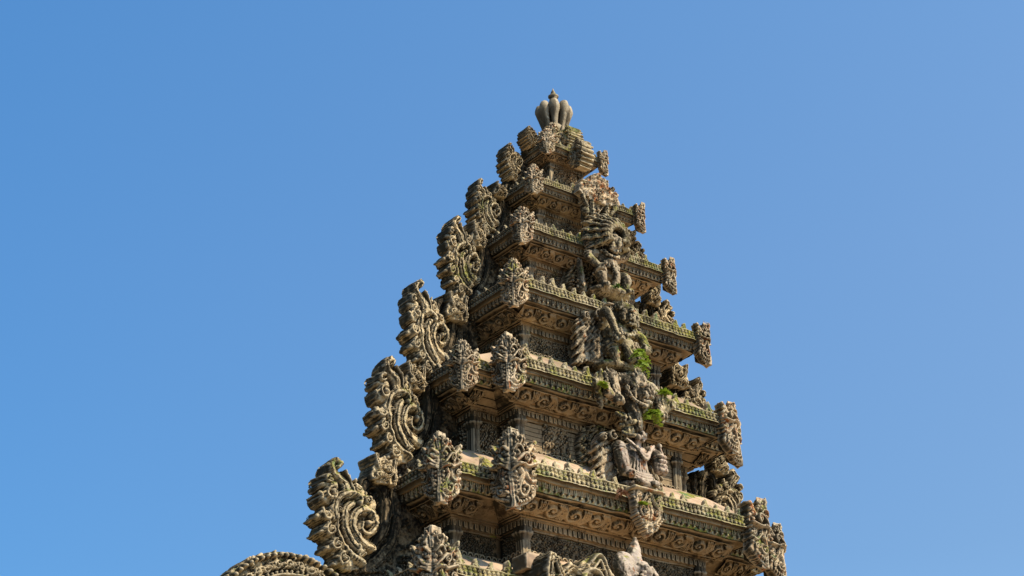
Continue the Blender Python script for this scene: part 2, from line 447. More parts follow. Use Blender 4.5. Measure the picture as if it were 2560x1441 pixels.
DROP = drop_leaf().mesh('hanging_leaf', M_ANTE, True, .004, 12)

# ------------------------------------------------------------------ scroll wing
def Wq(x, y): return ((x - 1650) * .001077, (1300 - y) * .000986 + (x - 1650) * .0002)
def wing_relief(seed, detail=.0065, hook=False):
    R = Relief(-.98, -.16 if not hook else -.42, .10 if not hook else .42, .90, detail)
    st = lambda pts, r0, r1, h, pr=p_band, **k: R.stroke([Wq(*p) for p in pts], r0, r1, h, pr, **k)
    if hook:
        # great dark hook next to the tower
        R.poly([Wq(*p) for p in [(1350, 700), (1330, 600), (1390, 465), (1500, 440), (1610, 490), (1720, 570), (1800, 700), (2030, 740), (2030, 1700), (1400, 1700), (1250, 1560), (1150, 1420), (1110, 1320), (1250, 1200), (1400, 1000)]], .0)
        st([(1330, 610), (1385, 510), (1490, 500), (1560, 600), (1580, 780), (1545, 960), (1450, 1110), (1330, 1200), (1240, 1240)], .064, .046, .085)
        st([(1690, 600), (1700, 850), (1650, 1090), (1520, 1250), (1350, 1325), (1180, 1310)], .055, .042, .045)
        st([(1440, 640), (1475, 780), (1445, 940), (1380, 1060)], .026, .018, .04)
        for q in range(9): R.ball(*Wq(1250 + 34 * q, 1360 - 2 * q), .022, .05)
        R.foliage(70, .026, .05, .05, seed, .3)
        R.ragged(.006, 30, seed); R.noise(.010, 18, seed)
        return R
    R.poly([Wq(*p) for p in [(1075, 690), (1010, 560), (975, 420), (985, 335), (1040, 280), (1075, 320), (1070, 370), (1120, 420), (1160, 520), (1180, 600), (1290, 640), (1380, 740), (1440, 900), (1400, 1090), (1330, 1230), (1290, 1350), (1180, 1350), (1080, 1310), (1010, 1180), (960, 1050), (930, 900), (960, 760), (1000, 700)]], .0)
    # flame tip
    st([(1130, 650), (1100, 550), (1045, 470), (995, 400), (990, 340), (1032, 290), (1070, 315), (1052, 350)], .046, .022, .080)
    st([(1180, 650), (1155, 530), (1118, 450), (1080, 380)], .024, .015, .095, p_round)
    R.curl(*Wq(935, 490), .060, 60, 1, .085); R.curl(*Wq(970, 655), .090, 70, 1, .09)
    st([(1000, 560), (960, 560), (900, 545)], .05, .03, .05, p_round); st([(960, 450), (915, 445)], .03, .02, .05, p_round)
    st([(960, 710), (905, 690), (885, 640)], .04, .03, .05, p_round)
    # lobes along the outer edge: pointed tail and eyed curl
    for (x, y, r, a, tx, ty) in [(930, 845, .078, 120, 835, 850), (970, 985, .076, 110, 880, 995), (1035, 1125, .072, 100, 955, 1150), (1110, 1255, .080, 90, 1035, 1290), (1225, 590, .062, 100, 1225, 480), (1335, 705, .056, 150, 1335, 615)]:
        st([(x + 60, y + 30), (x, y + 5), (tx, ty)], r * .95, r * .22, .045, p_round)
        R.curl(*Wq(x, y), r, a, -1 if x > 1200 else 1, .088, p_band, 1.35)
    # arching leaves
    st([(1015, 880), (1000, 770), (1045, 675), (1140, 632), (1222, 665), (1252, 725)], .042, .024, .10)
    R.ball(*Wq(1232, 742), .034, .12)
    st([(1265, 1200), (1165, 1060), (1115, 910), (1118, 800), (1165, 745)], .046, .034, .10)
    st([(1300, 1290), (1190, 1220), (1090, 1100), (1040, 970), (1035, 870)], .032, .022, .085)
    R.curl(*Wq(1030, 820), .038, 0, 1, .105)
    # great volute
    st([(1370, 1150), (1270, 1085), (1200, 960), (1205, 850), (1270, 790), (1350, 800), (1400, 870)], .048, .034, .115)
    st([(1405, 870), (1410, 960), (1350, 1020), (1285, 985), (1280, 910)], .034, .026, .12)
    R.ball(*Wq(1342, 915), .044, .14)
    for q in range(6): R.ball(*Wq(1230 + 16 * q, 1190 + 10 * ((q * 3) % 4)), .017, .10)
    R.ragged(.006, 28, seed)
    P = np.stack([R.X.ravel() * 75, R.Z.ravel() * 75, np.full(R.X.size, seed)], 1)
    R.M += (.006 * vnoise(P, seed)).reshape(R.X.shape); R.noise(.013, 18, seed); R.noise(.007, 46, seed + 3)
    return R
def wing_mesh(seed, hook=False):
    g = G(); R = wing_relief(seed, .0065, hook)
    rr = np.random.default_rng(seed)
    if not hook:
        for _ in range(5):      # lost chips along the rim
            j, i = np.nonzero((R.M > 0) & (R.M < .012)); k = rr.integers(len(i)); x, z, r = R.X[j[k], i[k]], R.Z[j[k], i[k]], rr.uniform(.014, .036)
            R.M = np.minimum(R.M, np.hypot(R.X - x, (R.Z - z) * 1.3) - r)
    R.mesh(g, thick=.17 if not hook else .15, back=False)
    R.H *= .5
    R.mesh(g, (0, .17 if not hook else .15, 0), (1, 0, 0), (0, 0, 1), (0, 1, 0), 0)   # carved back
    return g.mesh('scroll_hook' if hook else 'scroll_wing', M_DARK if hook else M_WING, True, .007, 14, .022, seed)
M_DARK = mat_stone('painted_shade_stone', tan=(.022, .019, .014), grey=(.016, .016, .014), dark=(.008, .007, .006), grime=.7, moss=.0, edge=.03)  # near-black base colour paints the cast shade onto the hook
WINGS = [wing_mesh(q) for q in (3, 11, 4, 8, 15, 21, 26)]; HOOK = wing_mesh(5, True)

# small foliage block used for wing feet, pedestals and crown pieces
def leaf_block(seed, w=.30, h=.34, thick=.2):
    R = Relief(-w / 2 - .03, -.03, w / 2 + .03, h + .04, .006)
    R.poly([(-w * .5, 0), (-w * .52, h * .3), (-w * .40, h * .62), (-w * .48, h * .95), (-w * .2, h * .85), (0, h), (w * .2, h * .86), (w * .45, h * .98), (w * .42, h * .6), (w * .52, h * .3), (w * .5, 0)], .01)
    R.stroke([(-w * .42, h * .9), (-w * .30, h * .5), (-w * .05, h * .25), (w * .2, h * .3), (w * .25, h * .55), (0, h * .62), (-w * .08, h * .48)], .026, .014, .06, p_rim)
    R.stroke([(w * .42, h * .9), (w * .38, h * .55), (w * .42, h * .15)], .024, .018, .055, p_rim)
    R.curl(-w * .3, h * .2, w * .17, 0, 1, .05); R.curl(w * .02, h * .45, w * .14, 90, -1, .065)
    R.foliage(18, .016, .028, .05, seed, .2); R.ragged(.008, 40, seed); R.noise(.008, 24, seed)
    g = G(); R.mesh(g, thick=thick); return g.mesh('leaf_block', M_WING, True, .006, 14)
BLOCK = [leaf_block(2), leaf_block(9, .26, .30, .12)]

# ------------------------------------------------------------------ the plan of the tower and its tiers
# rib corner half width X, half depth Y, height Z, notch (dx, dy), profile scale s
TIER = {
    9: dict(X=2.00, Y=1.60, Z=4.60, n=(.90, .50), s=1.1),
    8: dict(X=1.85, Y=1.45, Z=5.85, n=(.85, .45), s=1.1),
    7: dict(X=1.32, Y=1.22, Z=7.10, n=(1.05, .27), s=1.0),
    6: dict(X=1.60, Y=1.12, Z=8.151, n=(.557, .348), s=1.08),
    5: dict(X=1.474, Y=.942, Z=9.321, n=(.327, .285), s=.98),
    4: dict(X=1.295, Y=.837, Z=10.27, n=(0, 0), s=.90),
    3: dict(X=1.03, Y=.667, Z=11.073, n=(0, 0), s=.74),
    2: dict(X=.764, Y=.54, Z=11.753, n=(0, 0), s=.62),
    1: dict(X=.425, Y=.367, Z=12.413, n=(0, 0), s=.42),
}
EDGE = .045   # the cornice stands this far behind the antefix arris
def plan(t, o):
    X = t['X'] - EDGE; Y = t['Y'] - EDGE; dx, dy = t['n']; Xo = X + dx; Yo = Y - dy
    P = [(-X, -Y, 1, 1), (X, -Y, -1, 1), (X, -Yo, -1, 1), (Xo, -Yo, -1, 1), (Xo, Yo, -1, -1), (X, Yo, -1, -1), (X, Y, -1, -1), (-X, Y, 1, -1), (-X, Yo, 1, -1), (-Xo, Yo, 1, -1), (-Xo, -Yo, 1, 1), (-X, -Yo, 1, 1)]
    return np.array([(a + sx * o, b + sy * o) for a, b, sx, sy in P])

def loft(g, rings, zs, step=.05):
    """rings: list of 12-point plans, with heights; longitudinally subdivided so that it can be eroded"""
    n = len(rings[0]); rings = [np.array(r) for r in rings]
    for e in range(n):
        f = (e + 1) % n
        if max(np.linalg.norm(r[f] - r[e]) for r in rings) < 1e-3: continue
        k = max(1, int(max(np.linalg.norm(r[f] - r[e]) for r in rings) / step)); t = np.linspace(0, 1, k + 1)[:, None]
        rows = [np.hstack([r[e] * (1 - t) + r[f] * t, np.full((k + 1, 1), z)]) for r, z in zip(rings, zs)]
        V = np.vstack(rows); q = np.arange(len(V)).reshape(len(rows), k + 1)
        F = np.stack([q[:-1, :-1], q[:-1, 1:], q[1:, 1:], q[1:, :-1]], -1).reshape(-1, 4)
        g.add(V, F[:, ::-1])

PROF = [(.045, .125), (.02, .12), (.02, .0), (.02, -.02), (.05, -.024), (.055, -.065), (.085, -.07), (.10, -.095), (.09, -.098), (.09, -.108), (.13, -.112),
        (.32, -.205), (.325, -.215), (.338, -.217), (.338, -.232), (.356, -.236), (.356, -.250), (.372, -.254), (.386, -.310), (.40, -.314), (.40, -.33), (.42, -.335)]
WALL_IN = .42

tower = thing('temple_tower', 'tall tiered carved stone temple tower with scroll wings against blue sky', 'tower')

def edges_of(t, o):
    P = plan(t, o); out = []
    for e in range(12):
        a, b = P[e], P[(e + 1) % 12]; L = np.linalg.norm(b - a)
        if L < .02: continue
        U = (b - a) / L; out.append((a, U, np.array([U[1], -U[0]]), L, e))
    return out

order = [9, 8, 7, 6, 5, 4, 3, 2, 1]
tier_obj = {}
for i in order:
    t = TIER[i]; s = t['s']; z0 = t['Z']
    up = TIER.get(i - 1)
    g = G()
    # cornice core down to the wall
    rings = [plan(t, o * s) for o, z in PROF]; zs = [z0 + z * s for o, z in PROF]
    dn = TIER.get(i + 1)
    zb = z0 - (1.0 if dn is None else 0) if dn is None else dn['Z'] + .10 * dn['s']
    if dn is None: zb = 0.0
    rings.append(plan(t, WALL_IN * s)); zs.append(zb)
    loft(g, rings, zs, .04)
    tier = link('roof_tier', g.mesh('roof_tier', M_BRICK if i == 5 else M_WALL, False, .009 * min(1, s + .2), 6), tower)
    tier_obj[i] = tier
    # coping slope up to the wall above
    g = G()
    o1 = .045 * s
    if up is not None:
        inner = plan(up, WALL_IN * up['s'] - .02); gap = up['Z'] - z0; ht = (.44 if i in (6, 7) else .47) * gap
    else:
        inner = plan(t, .20 * s); ht = .10
    outer = plan(t, o1)
    rings = []; zs = []
    for k in range(15):
        u = k / 14.0
        v = u * 1.18 if False else u
        rings.append(outer * (1 - v) + inner * v)
        zs.append(z0 + .115 * s + (ht - .115 * s) * (.55 * u + .45 * math.sin(u * math.pi / 2)))
    loft(g, rings, zs, .06)
    P = plan(up, WALL_IN * up['s'] - .02) if up is not None else inner
    if up is None:
        g.box((0, 0, zs[-1] - .02), (t['X'] * .6, t['Y'] * .6, .03))
    link('coping', g.mesh('coping', M_COPE, True, .008, 5), tier)
    # crest band, drips, frieze, dentils, ring row
    gb, gd, gf, gt = G(), G(), G(), G()
    for a, U, N, L, e in edges_of(t, 0.0):
        band(gb, T_BEAD, (a[0], a[1], z0), (U[0], U[1], 0), (N[0], N[1], 0), L, (0, 0, 1), s)
    for a, U, N, L, e in edges_of(t, .065 * s):
        band(gd, T_DRIP, (a[0], a[1], z0 - .105 * s), (U[0], U[1], 0), (N[0], N[1], 0), L, (0, 0, 1), s * .98)
    for a, U, N, L, e in edges_of(t, .13 * s):
        # sloping soffit band, set between mitred corners
        sl = np.array([N[0] * .19, N[1] * .19, .093]); ln = np.linalg.norm(sl); Wd = sl / ln
        Nn = np.cross(np.array([U[0], U[1], 0]), Wd); Nn = Nn if Nn[2] < 0 else -Nn
        a2 = a - np.array(N) * .19 * s
        aa = np.array([a2[0], a2[1], z0 - .205 * s]) + Nn * .008
        band(gf, T_VINE, aa + np.array([U[0], U[1], 0]) * (.10 * s), (U[0], U[1], 0), Nn, L - .20 * s, Wd, s * ln / .205)
    for a, U, N, L, e in edges_of(t, .374 * s):
        band(gt, T_DENT, (a[0], a[1], z0 - .308 * s), (U[0], U[1], 0), (N[0], N[1], 0), L, (0, 0, 1), s * .92)
    link('beaded_band', gb.mesh('beaded_band', M_CREST, True, .006, 10), tier)
    link('drip_band', gd.mesh('drip_band', M_CREST if i in (5, 6) else M_STONE, True, .005, 10), tier)
    link('vine_frieze', gf.mesh('vine_frieze', M_FRIEZE, True, .004, 10), tier)
    link('dentil_band', gt.mesh('dentil_band', M_FRIEZE, True, .004, 10), tier)
    if up is not None:
        gr = G(); su = up['s']
        for a, U, N, L, e in edges_of(up, WALL_IN * su):
            band(gr, T_RING, (a[0] + N[0] * .012, a[1] + N[1] * .012, z0 + ht - .01), (U[0], U[1], 0), (N[0], N[1], 0), L, (0, 0, 1), su * 1.0)
        link('ring_row', gr.mesh('ring_row', M_STONE, True, .003, 10), tier)
    # carved foliage on the wall below this cornice
    if dn is not None:
        gw = G(); hgt = (z0 - .335 * s) - (dn['Z'] + .455 * (z0 - dn['Z']))
        for a, U, N, L, e in edges_of(t, WALL_IN * s - .004):
            if i == 5 and e == 0:
                # only a carved cartouche beside the figure, the coursed stones show elsewhere
                for xa, xb in ((.30, .62), (L - .62, L - .30)):
                    band(gw, T_WALL, (a[0] + U[0] * xa, a[1] + U[1] * xa, z0 - .335 * s - hgt * .92), (U[0], U[1], 0), (N[0], N[1], 0), xb - xa, (0, 0, 1), hgt * .92 / .42)
                continue
            if L < .2: continue
            band(gw, T_WALL, (a[0] + U[0] * .05, a[1] + U[1] * .05, z0 - .335 * s - hgt * .98), (U[0], U[1], 0), (N[0], N[1], 0), L - .1, (0, 0, 1), hgt * .95 / .42)
        link('wall_carving', gw.mesh('wall_carving', M_SHADE_WALL if i == 6 else M_WALL, True, .006, 10), tier)
    # crest leaves standing on the cornice edge
    gc = G(); sp = {9: .16, 8: .16, 7: .14, 6: .135, 5: .14, 4: .125, 3: .105, 2: .10, 1: .09}[i]; cs = {7: 1.0, 6: .90, 5: .92, 4: .84, 3: .68, 2: .66, 1: .5}.get(i, 1)
    base = CREST[0]; BV = base.verts(); BF = [f.copy() for f in base.F]; solo = 0
    for a, U, N, L, e in edges_of(t, .045 * s):
        k = max(1, int((L - .1) / sp)); R3 = np.array([[U[0], -N[0], 0], [U[1], -N[1], 0], [0, 0, 1]])
        for q in range(k):
            if rng.random() < .11: continue
            u = (q + .5) / k * L; sc = cs * rng.uniform(.70, 1.15); lean = rng.normal(0, .12)
            if i in (4, 5, 6, 7) and N[1] < -.9:
                lo_ = link('crest_leaf', LEAVES[int(rng.integers(0, 4))], tier, (a[0] + U[0] * u, a[1] + U[1] * u, z0 + .115 * s), (0, lean * .8, rng.normal(0, .12)), (sc, sc, sc)); continue
            V = BV * np.array([1, 1, 1]) * sc; V = V.copy(); V[:, 0] += V[:, 2] * lean
            V = V @ R3.T + np.array([a[0] + U[0] * u, a[1] + U[1] * u, z0 + .115 * s])
            gc.add(V, [f for f in BF])
    cr_ = link('crest_leaf_row', gc.mesh('crest_leaf_row', M_CREST, True, .005, 20), tier); cr_['kind'] = 'stuff'
    # corner antefixes
    X, Y = t['X'], t['Y']; dx, dy = t['n']
    corners = [(-X, -Y, 0), (X, -Y, 90), (X, Y, 180), (-X, Y, 270)]
    sa = {9: 1, 8: 1, 7: .98, 6: 1.0, 5: .80, 4: .68, 3: .56, 2: .48, 1: .42}[i]
    if i == 7: corners = []
    if dx: corners += [(-X - dx, -Y + dy, 0), (X + dx, -Y + dy, 90), (X + dx, Y - dy, 180), (-X - dx, Y - dy, 270)]
    for k, (x, y, r) in enumerate(corners):
        f = sa * (.86 if (k >= 4 and i != 7) else 1)
        link('corner_antefix', ANTE[(k * 3 + i * 2) % 7], tier, (x, y, z0), (0, 0, math.radians(r)), (f * .84, f * .84, f * rng.uniform(.94, 1.03)))
    # fluted pilasters under the wall corners
    gp = G(); pw = .055 * s + .01; top = z0 - .20 * s; bot = zb if dn is None else dn['Z'] + .3 * (z0 - dn['Z'])
    PC = [plan(t, (WALL_IN + .012) * s)[k] for k in ((0, 1, 3, 4, 6, 7, 9, 10) if dx else (0, 1, 6, 7))]
    pil = G()
    ang = np.linspace(0, 2 * math.pi, 33)[:-1]
    prof = [(1.2, 0), (1.2, -.03), (1.0, -.05), (1.0, -.24), (1.15, -.25), (1.15, -.27), (.95, -.29), (.78, -.34), (.72, -.38), (.74, -.385), (.74, -1.6)]
    rows = []
    for r_, z_ in prof:
        sq = 1 / np.maximum(np.abs(np.cos(ang)), np.abs(np.sin(ang))) ** .92
        fl = 1 + .16 * np.cos(ang * 12); rows.append(np.stack([r_ * sq * fl * np.cos(ang), r_ * sq * fl * np.sin(ang), np.full(32, z_)], 1))
    V = np.vstack(rows); q = np.arange(len(V)).reshape(len(rows), 32); qn = np.roll(q, -1, 1)
    F = np.stack([q[:-1], q[1:], qn[1:], qn[:-1]], -1).reshape(-1, 4)
    for k, (x, y) in enumerate(PC):
        pg = G(); VV = V * np.array([pw, pw, s * .62]); VV[:, 2] = np.maximum(VV[:, 2], bot - top)
        pg.add(VV, F); link('corner_pilaster', pg.mesh('corner_pilaster', M_PIER, True, .008, 16), tier, (x, y, top))

# ------------------------------------------------------------------ scroll wings to left and right of every tier
WY = -.08
# tip x, tip z, width scale, height scale
WPOS = {6: (-2.822, 8.307, .97, 1.0), 5: (-2.263, 9.467, .84, 1.03), 4: (-1.875, 10.421, .70, .97), 3: (-1.458, 11.261, .64, .86), 2: (-1.105, 11.838, .47, .62), 1: (-.731, 12.397, .32, .40), 0: (-.449, 12.717, .24, .24)}
for k, (tx, tz, s, zs_) in WPOS.items():
    ox = tx + .657 * s; oz = tz - .889 * zs_
    par = tier_obj[max(k, 1)]
    for sx in (1, -1):
        f = 1 if sx == 1 else .80
        link('scroll_wing', WINGS[k], par, (ox * sx, WY, oz), (0, math.radians([0, 2, -1.5, 1.5, -2, 1, 0][k]), 0), (s * sx * f, .55 + .45 * s, zs_ * f))
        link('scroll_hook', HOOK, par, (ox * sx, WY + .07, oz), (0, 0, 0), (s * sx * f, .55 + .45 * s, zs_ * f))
# carved blocks standing on the side cornices under the foot of each wing
for k, x, z, w_, h_ in ((6, -2.33, 8.16, .90, .80), (5, -1.98, 9.20, .84, .90), (4, -1.47, 10.08, .80, .84), (3, -1.19, 11.0, .62, .92), (2, -.89, 11.68, .48, .46)):
    for sx in (1, -1):
        link('leaf_block', BLOCK[k % 2], tier_obj[k], (x * sx, WY - .05, z), (0, 0, math.radians(4 * sx)), (w_ * sx, 1.1, h_))

# wings that stand out from the front and back of the crown
for z, y, s in ((12.28, -.24, .36), (12.62, -.16, .24)):
    for sy in (1, -1):
        o = link('scroll_wing', WINGS[0], tier_obj[1], (.065, y * sy, z - .06), (0, 0, math.radians(90 if sy > 0 else -90)), (s * .9, .7, s * .95))

# side arch at the lower left: a great ring of foliage
R = Relief(-.85, -.9, .85, .90, .009)
a = np.linspace(-20, 200, 40); ring = lambda r: [(r * math.cos(math.radians(q)), r * math.sin(math.radians(q)) * .95) for q in a]
R.stroke(ring(.66), .14, .14, .0, p_round)
R.stroke(ring(.44), .10, .10, .0, p_round)
R.stroke(ring(.50), .045, .045, .075, p_round); R.stroke(ring(.38), .05, .05, .05, p_rim); R.stroke(ring(.575), .02, .02, .08, p_round)
for q in range(44):
    aa = math.radians(-15 + q * 4.9)
    R.curl(.66 * math.cos(aa), .66 * math.sin(aa) * .95, .045 + .01 * (q % 2), q * 47, 1 if q % 2 else -1, .09)
    R.ball(.765 * math.cos(aa), .765 * math.sin(aa) * .95, .026, .08); R.ball(.60 * math.cos(aa + .05), .60 * math.sin(aa + .05) * .95, .018, .09)
R.poly([(.40 * math.cos(math.radians(q)), .38 * math.sin(math.radians(q))) for q in range(-60, 241, 12)] + [(-.55, -.88), (.55, -.88)], .0)
R.foliage(60, .04, .07, .05, 9, .3)
R.poly([(-.78, -.30), (.78, -.30), (.78, -.9), (-.78, -.9)], .02)
R.ragged(.012, 30, 4); R.noise(.01, 20, 5)
g = G(); R.mesh(g, thick=.30)
link('foliage_arch', g.mesh('foliage_arch', M_WING, True, .006, 12), tower, (-3.24, WY, 6.56))
link('foliage_arch', bpy.data.meshes['foliage_arch'], tower, (3.24, WY, 6.56), (0, 0, 0), (-1, 1, 1))

g = G()
for sx in (-1, 1):
    g.box((sx * 3.05, .12, 2.9), (1.0, .22, 2.9)); g.box((sx * 3.05, .12, 5.86), (1.08, .30, .06)); g.box((sx * 3.05, .12, .3), (1.1, .34, .3))
link('side_wall', g.mesh('side_wall', M_BRICK, False), tower)
g = G(); g.box((0, 0, .35), (3.4, 2.6, .35)); g.box((0, 0, .85), (3.1, 2.3, .15))
link('plinth', g.mesh('plinth', M_BRICK, False), tower)
# ------------------------------------------------------------------ crown and finial
ang = np.linspace(0, 2 * math.pi, 65)[:-1]
def lathe(g, prof, c=(0, 0, 0), flute=None, n=64, sq=0.0, sy=1.0):
    an = np.linspace(0, 2 * math.pi, n + 1)[:-1]; rows = []
    for r, z in prof:
        k = 1 / np.maximum(np.abs(np.cos(an)), np.abs(np.sin(an))) ** sq
        rr = r * k * (1 if flute is None else flute(an, z)); rows.append(np.stack([c[0] + rr * np.cos(an), c[1] + sy * rr * np.sin(an), np.full(n, c[2] + z)], 1))
    V = np.vstack(rows); q = np.arange(len(V)).reshape(len(rows), n); qn = np.roll(q, -1, 1)
    g.add(V, np.stack([q[:-1], qn[:-1], qn[1:], q[1:]], -1).reshape(-1, 4))
finial = thing('tmp', 'x', 'x'); bpy.data.objects.remove(finial)
g = G()
lathe(g, [(.30, -.02), (.30, .03), (.26, .05), (.25, .10), (.20, .12), (.20, .17), (.16, .20)], (0, 0, 12.43), None, 64, .8)
crown = link('crown_base', g.mesh('crown_base', M_STONE, True, .005, 12), tower)
g = G(); lathe(g, [(.10, 0), (.13, .05), (.10, .09), (.075, .13), (.07, .2), (.07, .3), (.07, .36), (.055, .42), (.025, .44), (.0, .45)], (0, 0, 12.82))
fin = link('lotus_finial', g.mesh('lotus_finial', M_PALE, True, .003, 14), tower)
pet = G()
for j in range(11):
    t = j / 10.0
prof = []
def petal(g, a, r_out, h, w, z0, r_in=.07):
    """club shaped petal leaning outwards with a rounded head"""
    n = 14; m = 16; an = np.linspace(0, 2 * math.pi, m + 1)[:-1]; rows = []
    for k in range(n + 1):
        t = k / n; rr = r_in + (r_out - r_in) * math.sin(min(1, t / .80) * math.pi / 2) ** 1.6; z = z0 + h * t
        wd = w * (.48 + .52 * min(1, (t / .72)) ** 2.2) * math.sqrt(max(0, 1 - max(0, (t - .72) / .28) ** 2.0)) + .0008
        c = np.array([rr * math.cos(a), rr * math.sin(a), z]); rad = np.array([math.cos(a), math.sin(a), 0]); tan = np.array([-math.sin(a), math.cos(a), 0])
        rows.append(c + np.cos(an)[:, None] * rad * wd * 1.0 + np.sin(an)[:, None] * tan * wd)
    V = np.vstack(rows); q = np.arange(len(V)).reshape(n + 1, m); qn = np.roll(q, -1, 1)
    g.add(V, np.stack([q[:-1], qn[:-1], qn[1:], q[1:]], -1).reshape(-1, 4))
for j in range(8):
    pg = G(); petal(pg, math.radians(9 + 45 * j), .152, .40, .060, 12.80, .10)
    link('petal', pg.mesh('petal', M_PALE, True, .003, 16), fin)
g = G(); lathe(g, [(.035, 0), (.045, .02), (.03, .04), (.058, .055), (.058, .068), (.036, .085), (.024, .12), (.010, .15), (.0, .175)], (0, 0, 13.25))
link('spire_tip', g.mesh('spire_tip', M_PALE, True, .002, 16), fin)
for (x, y, z, s, r) in ((-.20, -.19, 12.62, .52, 0), (.20, -.19, 12.62, .45, 90), (.2, .19, 12.62, .45, 180), (-.2, .19, 12.62, .45, 270)):
    link('corner_antefix', ANTE[1], crown, (x, y, z), (0, 0, math.radians(r)), (s, s, s))
g = G()
R = Relief(-.14, -.02, .14, .2, .006); R.poly([(-.12, 0), (-.13, .12), (-.05, .1), (0, .18), (.05, .1), (.13, .12), (.12, 0)], .01); R.foliage(14, .018, .03, .05, 3, .2)
for r in range(4):
    c, s_ = math.cos(r * math.pi / 2), math.sin(r * math.pi / 2)
    R.mesh(g, (.20 * s_, -.20 * c, 12.60), (c, s_, 0), (0, 0, 1), (s_, -c, 0), .05)
link('crown_leaf', g.mesh('crown_leaf', M_ANTE, True, .005, 14), crown)

# hanging leaves and mask clusters on the centre line
for i, s, dz in ((6, 1.0, .02), (4, .72, .0), (2, .85, .08)):
    t = TIER[i]
    for sy in (1, -1):
        link('hanging_leaf', DROP, tier_obj[i], (0, (-t['Y'] - .03) * sy, t['Z'] + dz), (0, 0, 0 if sy > 0 else math.pi), (s, s, s))

# ------------------------------------------------------------------ figures grown from limbs and fused into one body
class Fig:
    def __init__(s): s.g = G()
    def ball(s, c, r):
        r = np.array([r, r, r] if np.isscalar(r) else r, float)
        nu, nv = 12, 8; u = np.linspace(0, 2 * math.pi, nu + 1)[:-1]; V = [[0, 0, -1]]
        for v in np.linspace(-math.pi / 2, math.pi / 2, nv + 1)[1:-1]:
            for a in u: V.append([math.cos(v) * math.cos(a), math.cos(v) * math.sin(a), math.sin(v)])
        V.append([0, 0, 1]); V = np.array(V) * r + np.array(c, float); Q = []; T = []
        for k in range(nv - 2):
            for a in range(nu): Q.append([1 + k * nu + a, 1 + k * nu + (a + 1) % nu, 1 + (k + 1) * nu + (a + 1) % nu, 1 + (k + 1) * nu + a])
        for a in range(nu):
            T.append([0, 1 + (a + 1) % nu, 1 + a]); T.append([len(V) - 1, 1 + (nv - 2) * nu + a, 1 + (nv - 2) * nu + (a + 1) % nu])
        s.g.add(V, [np.array(Q), np.array(T)])
    def limb(s, pts, r):
        """tapered limb through the points; r is a list of radii"""
        pts = np.array(pts, float); r = list(r)
        L = smooth3(pts, .02); rr = np.interp(np.linspace(0, 1, len(L)), np.linspace(0, 1, len(r)), r)
        m = 10; an = np.linspace(0, 2 * math.pi, m + 1)[:-1]; rows = []
        up = np.array([.13, .31, .94])
        for k in range(len(L)):
            d = L[min(k + 1, len(L) - 1)] - L[max(k - 1, 0)]; d /= np.linalg.norm(d) + 1e-9
            a = np.cross(d, up); a /= np.linalg.norm(a) + 1e-9; b = np.cross(d, a)
            rows.append(L[k] + rr[k] * (np.cos(an)[:, None] * a + np.sin(an)[:, None] * b))
        V = np.vstack([L[:1], *rows, L[-1:]]); q = 1 + np.arange(len(L) * m).reshape(len(L), m); qn = np.roll(q, -1, 1)
        F = np.stack([q[:-1], q[1:], qn[1:], qn[:-1]], -1).reshape(-1, 4)
        n0 = len(V) - 1
        T = [[0, q[0, k], qn[0, k]] for k in range(m)] + [[n0, qn[-1, k], q[-1, k]] for k in range(m)]
        s.g.add(V, [F, np.array(T)])
        s.ball(L[0], rr[0]); s.ball(L[-1], rr[-1])
    def crust(s, n, seed, r0=.009, r1=.017, thr=-.05):
        """rows of small carved knobs and curls over parts of the figure"""
        V = s.g.verts(); rr = np.random.default_rng(seed); P = V[rr.integers(0, len(V), n * 3)] + rr.normal(0, .004, (n * 3, 3))
        m = fbm(P * 6.5 + seed, 2, 7); P = P[m > thr][:n]
        for p in P:
            r = rr.uniform(r0, r1)
            if rr.random() < .35:
                d = rr.normal(0, 1, 3); d /= np.linalg.norm(d); s.limb([p, p + d * r * 1.6, p + d * r * 1.2 + np.array([0, 0, r * 1.8])], [r * .8, r * .7, r * .45])
            else: s.ball(p, r)
    def finish(s, name, mat, voxel=.009, amp=.005, f=22, crust=0):
        if crust: s.crust(crust, len(name) + crust)
        me = s.g.mesh('raw', mat); o = bpy.data.objects.new('raw', me); COL.objects.link(o)
        md = o.modifiers.new('r', 'REMESH'); md.mode = 'VOXEL'; md.voxel_size = voxel; md.use_smooth_shade = True
        dg = bpy.context.evaluated_depsgraph_get(); dg.update()
        me2 = bpy.data.meshes.new_from_object(o.evaluated_get(dg)); bpy.data.objects.remove(o); me2.name = name
        n = len(me2.vertices); co = np.zeros(n * 3, np.float32); me2.vertices.foreach_get('co', co); co = co.reshape(-1, 3).astype(float)
        no = np.zeros(n * 3, np.float32); me2.vertices.foreach_get('normal', no); no = no.reshape(-1, 3)
        rid = 1 - np.abs(vnoise(co * np.array([f * 1.5, f * 1.5, f * 2.4]) + 3.3, 77)) * 2.2
        wob_ = .02 * fbm(co * 9, 2, 5)
        ln_ = np.cos((co[:, 2] * .55 + co[:, 0] * .9 + wob_ * 1.6) * 330) * np.clip(fbm(co * 7 + 4, 2, 91) * 2.2, 0, 1)
        co += no * (amp * .55 * ln_ + amp * .8 * fbm(co * f, 3, 31) + amp * .75 * np.clip(rid, -1, 1))[:, None]
        me2.vertices.foreach_set('co', co.astype(np.float32).ravel()); me2.update()
        me2.materials.clear(); me2.materials.append(mat)
        me2.polygons.foreach_set('use_smooth', np.full(len(me2.polygons), True))
        return me2

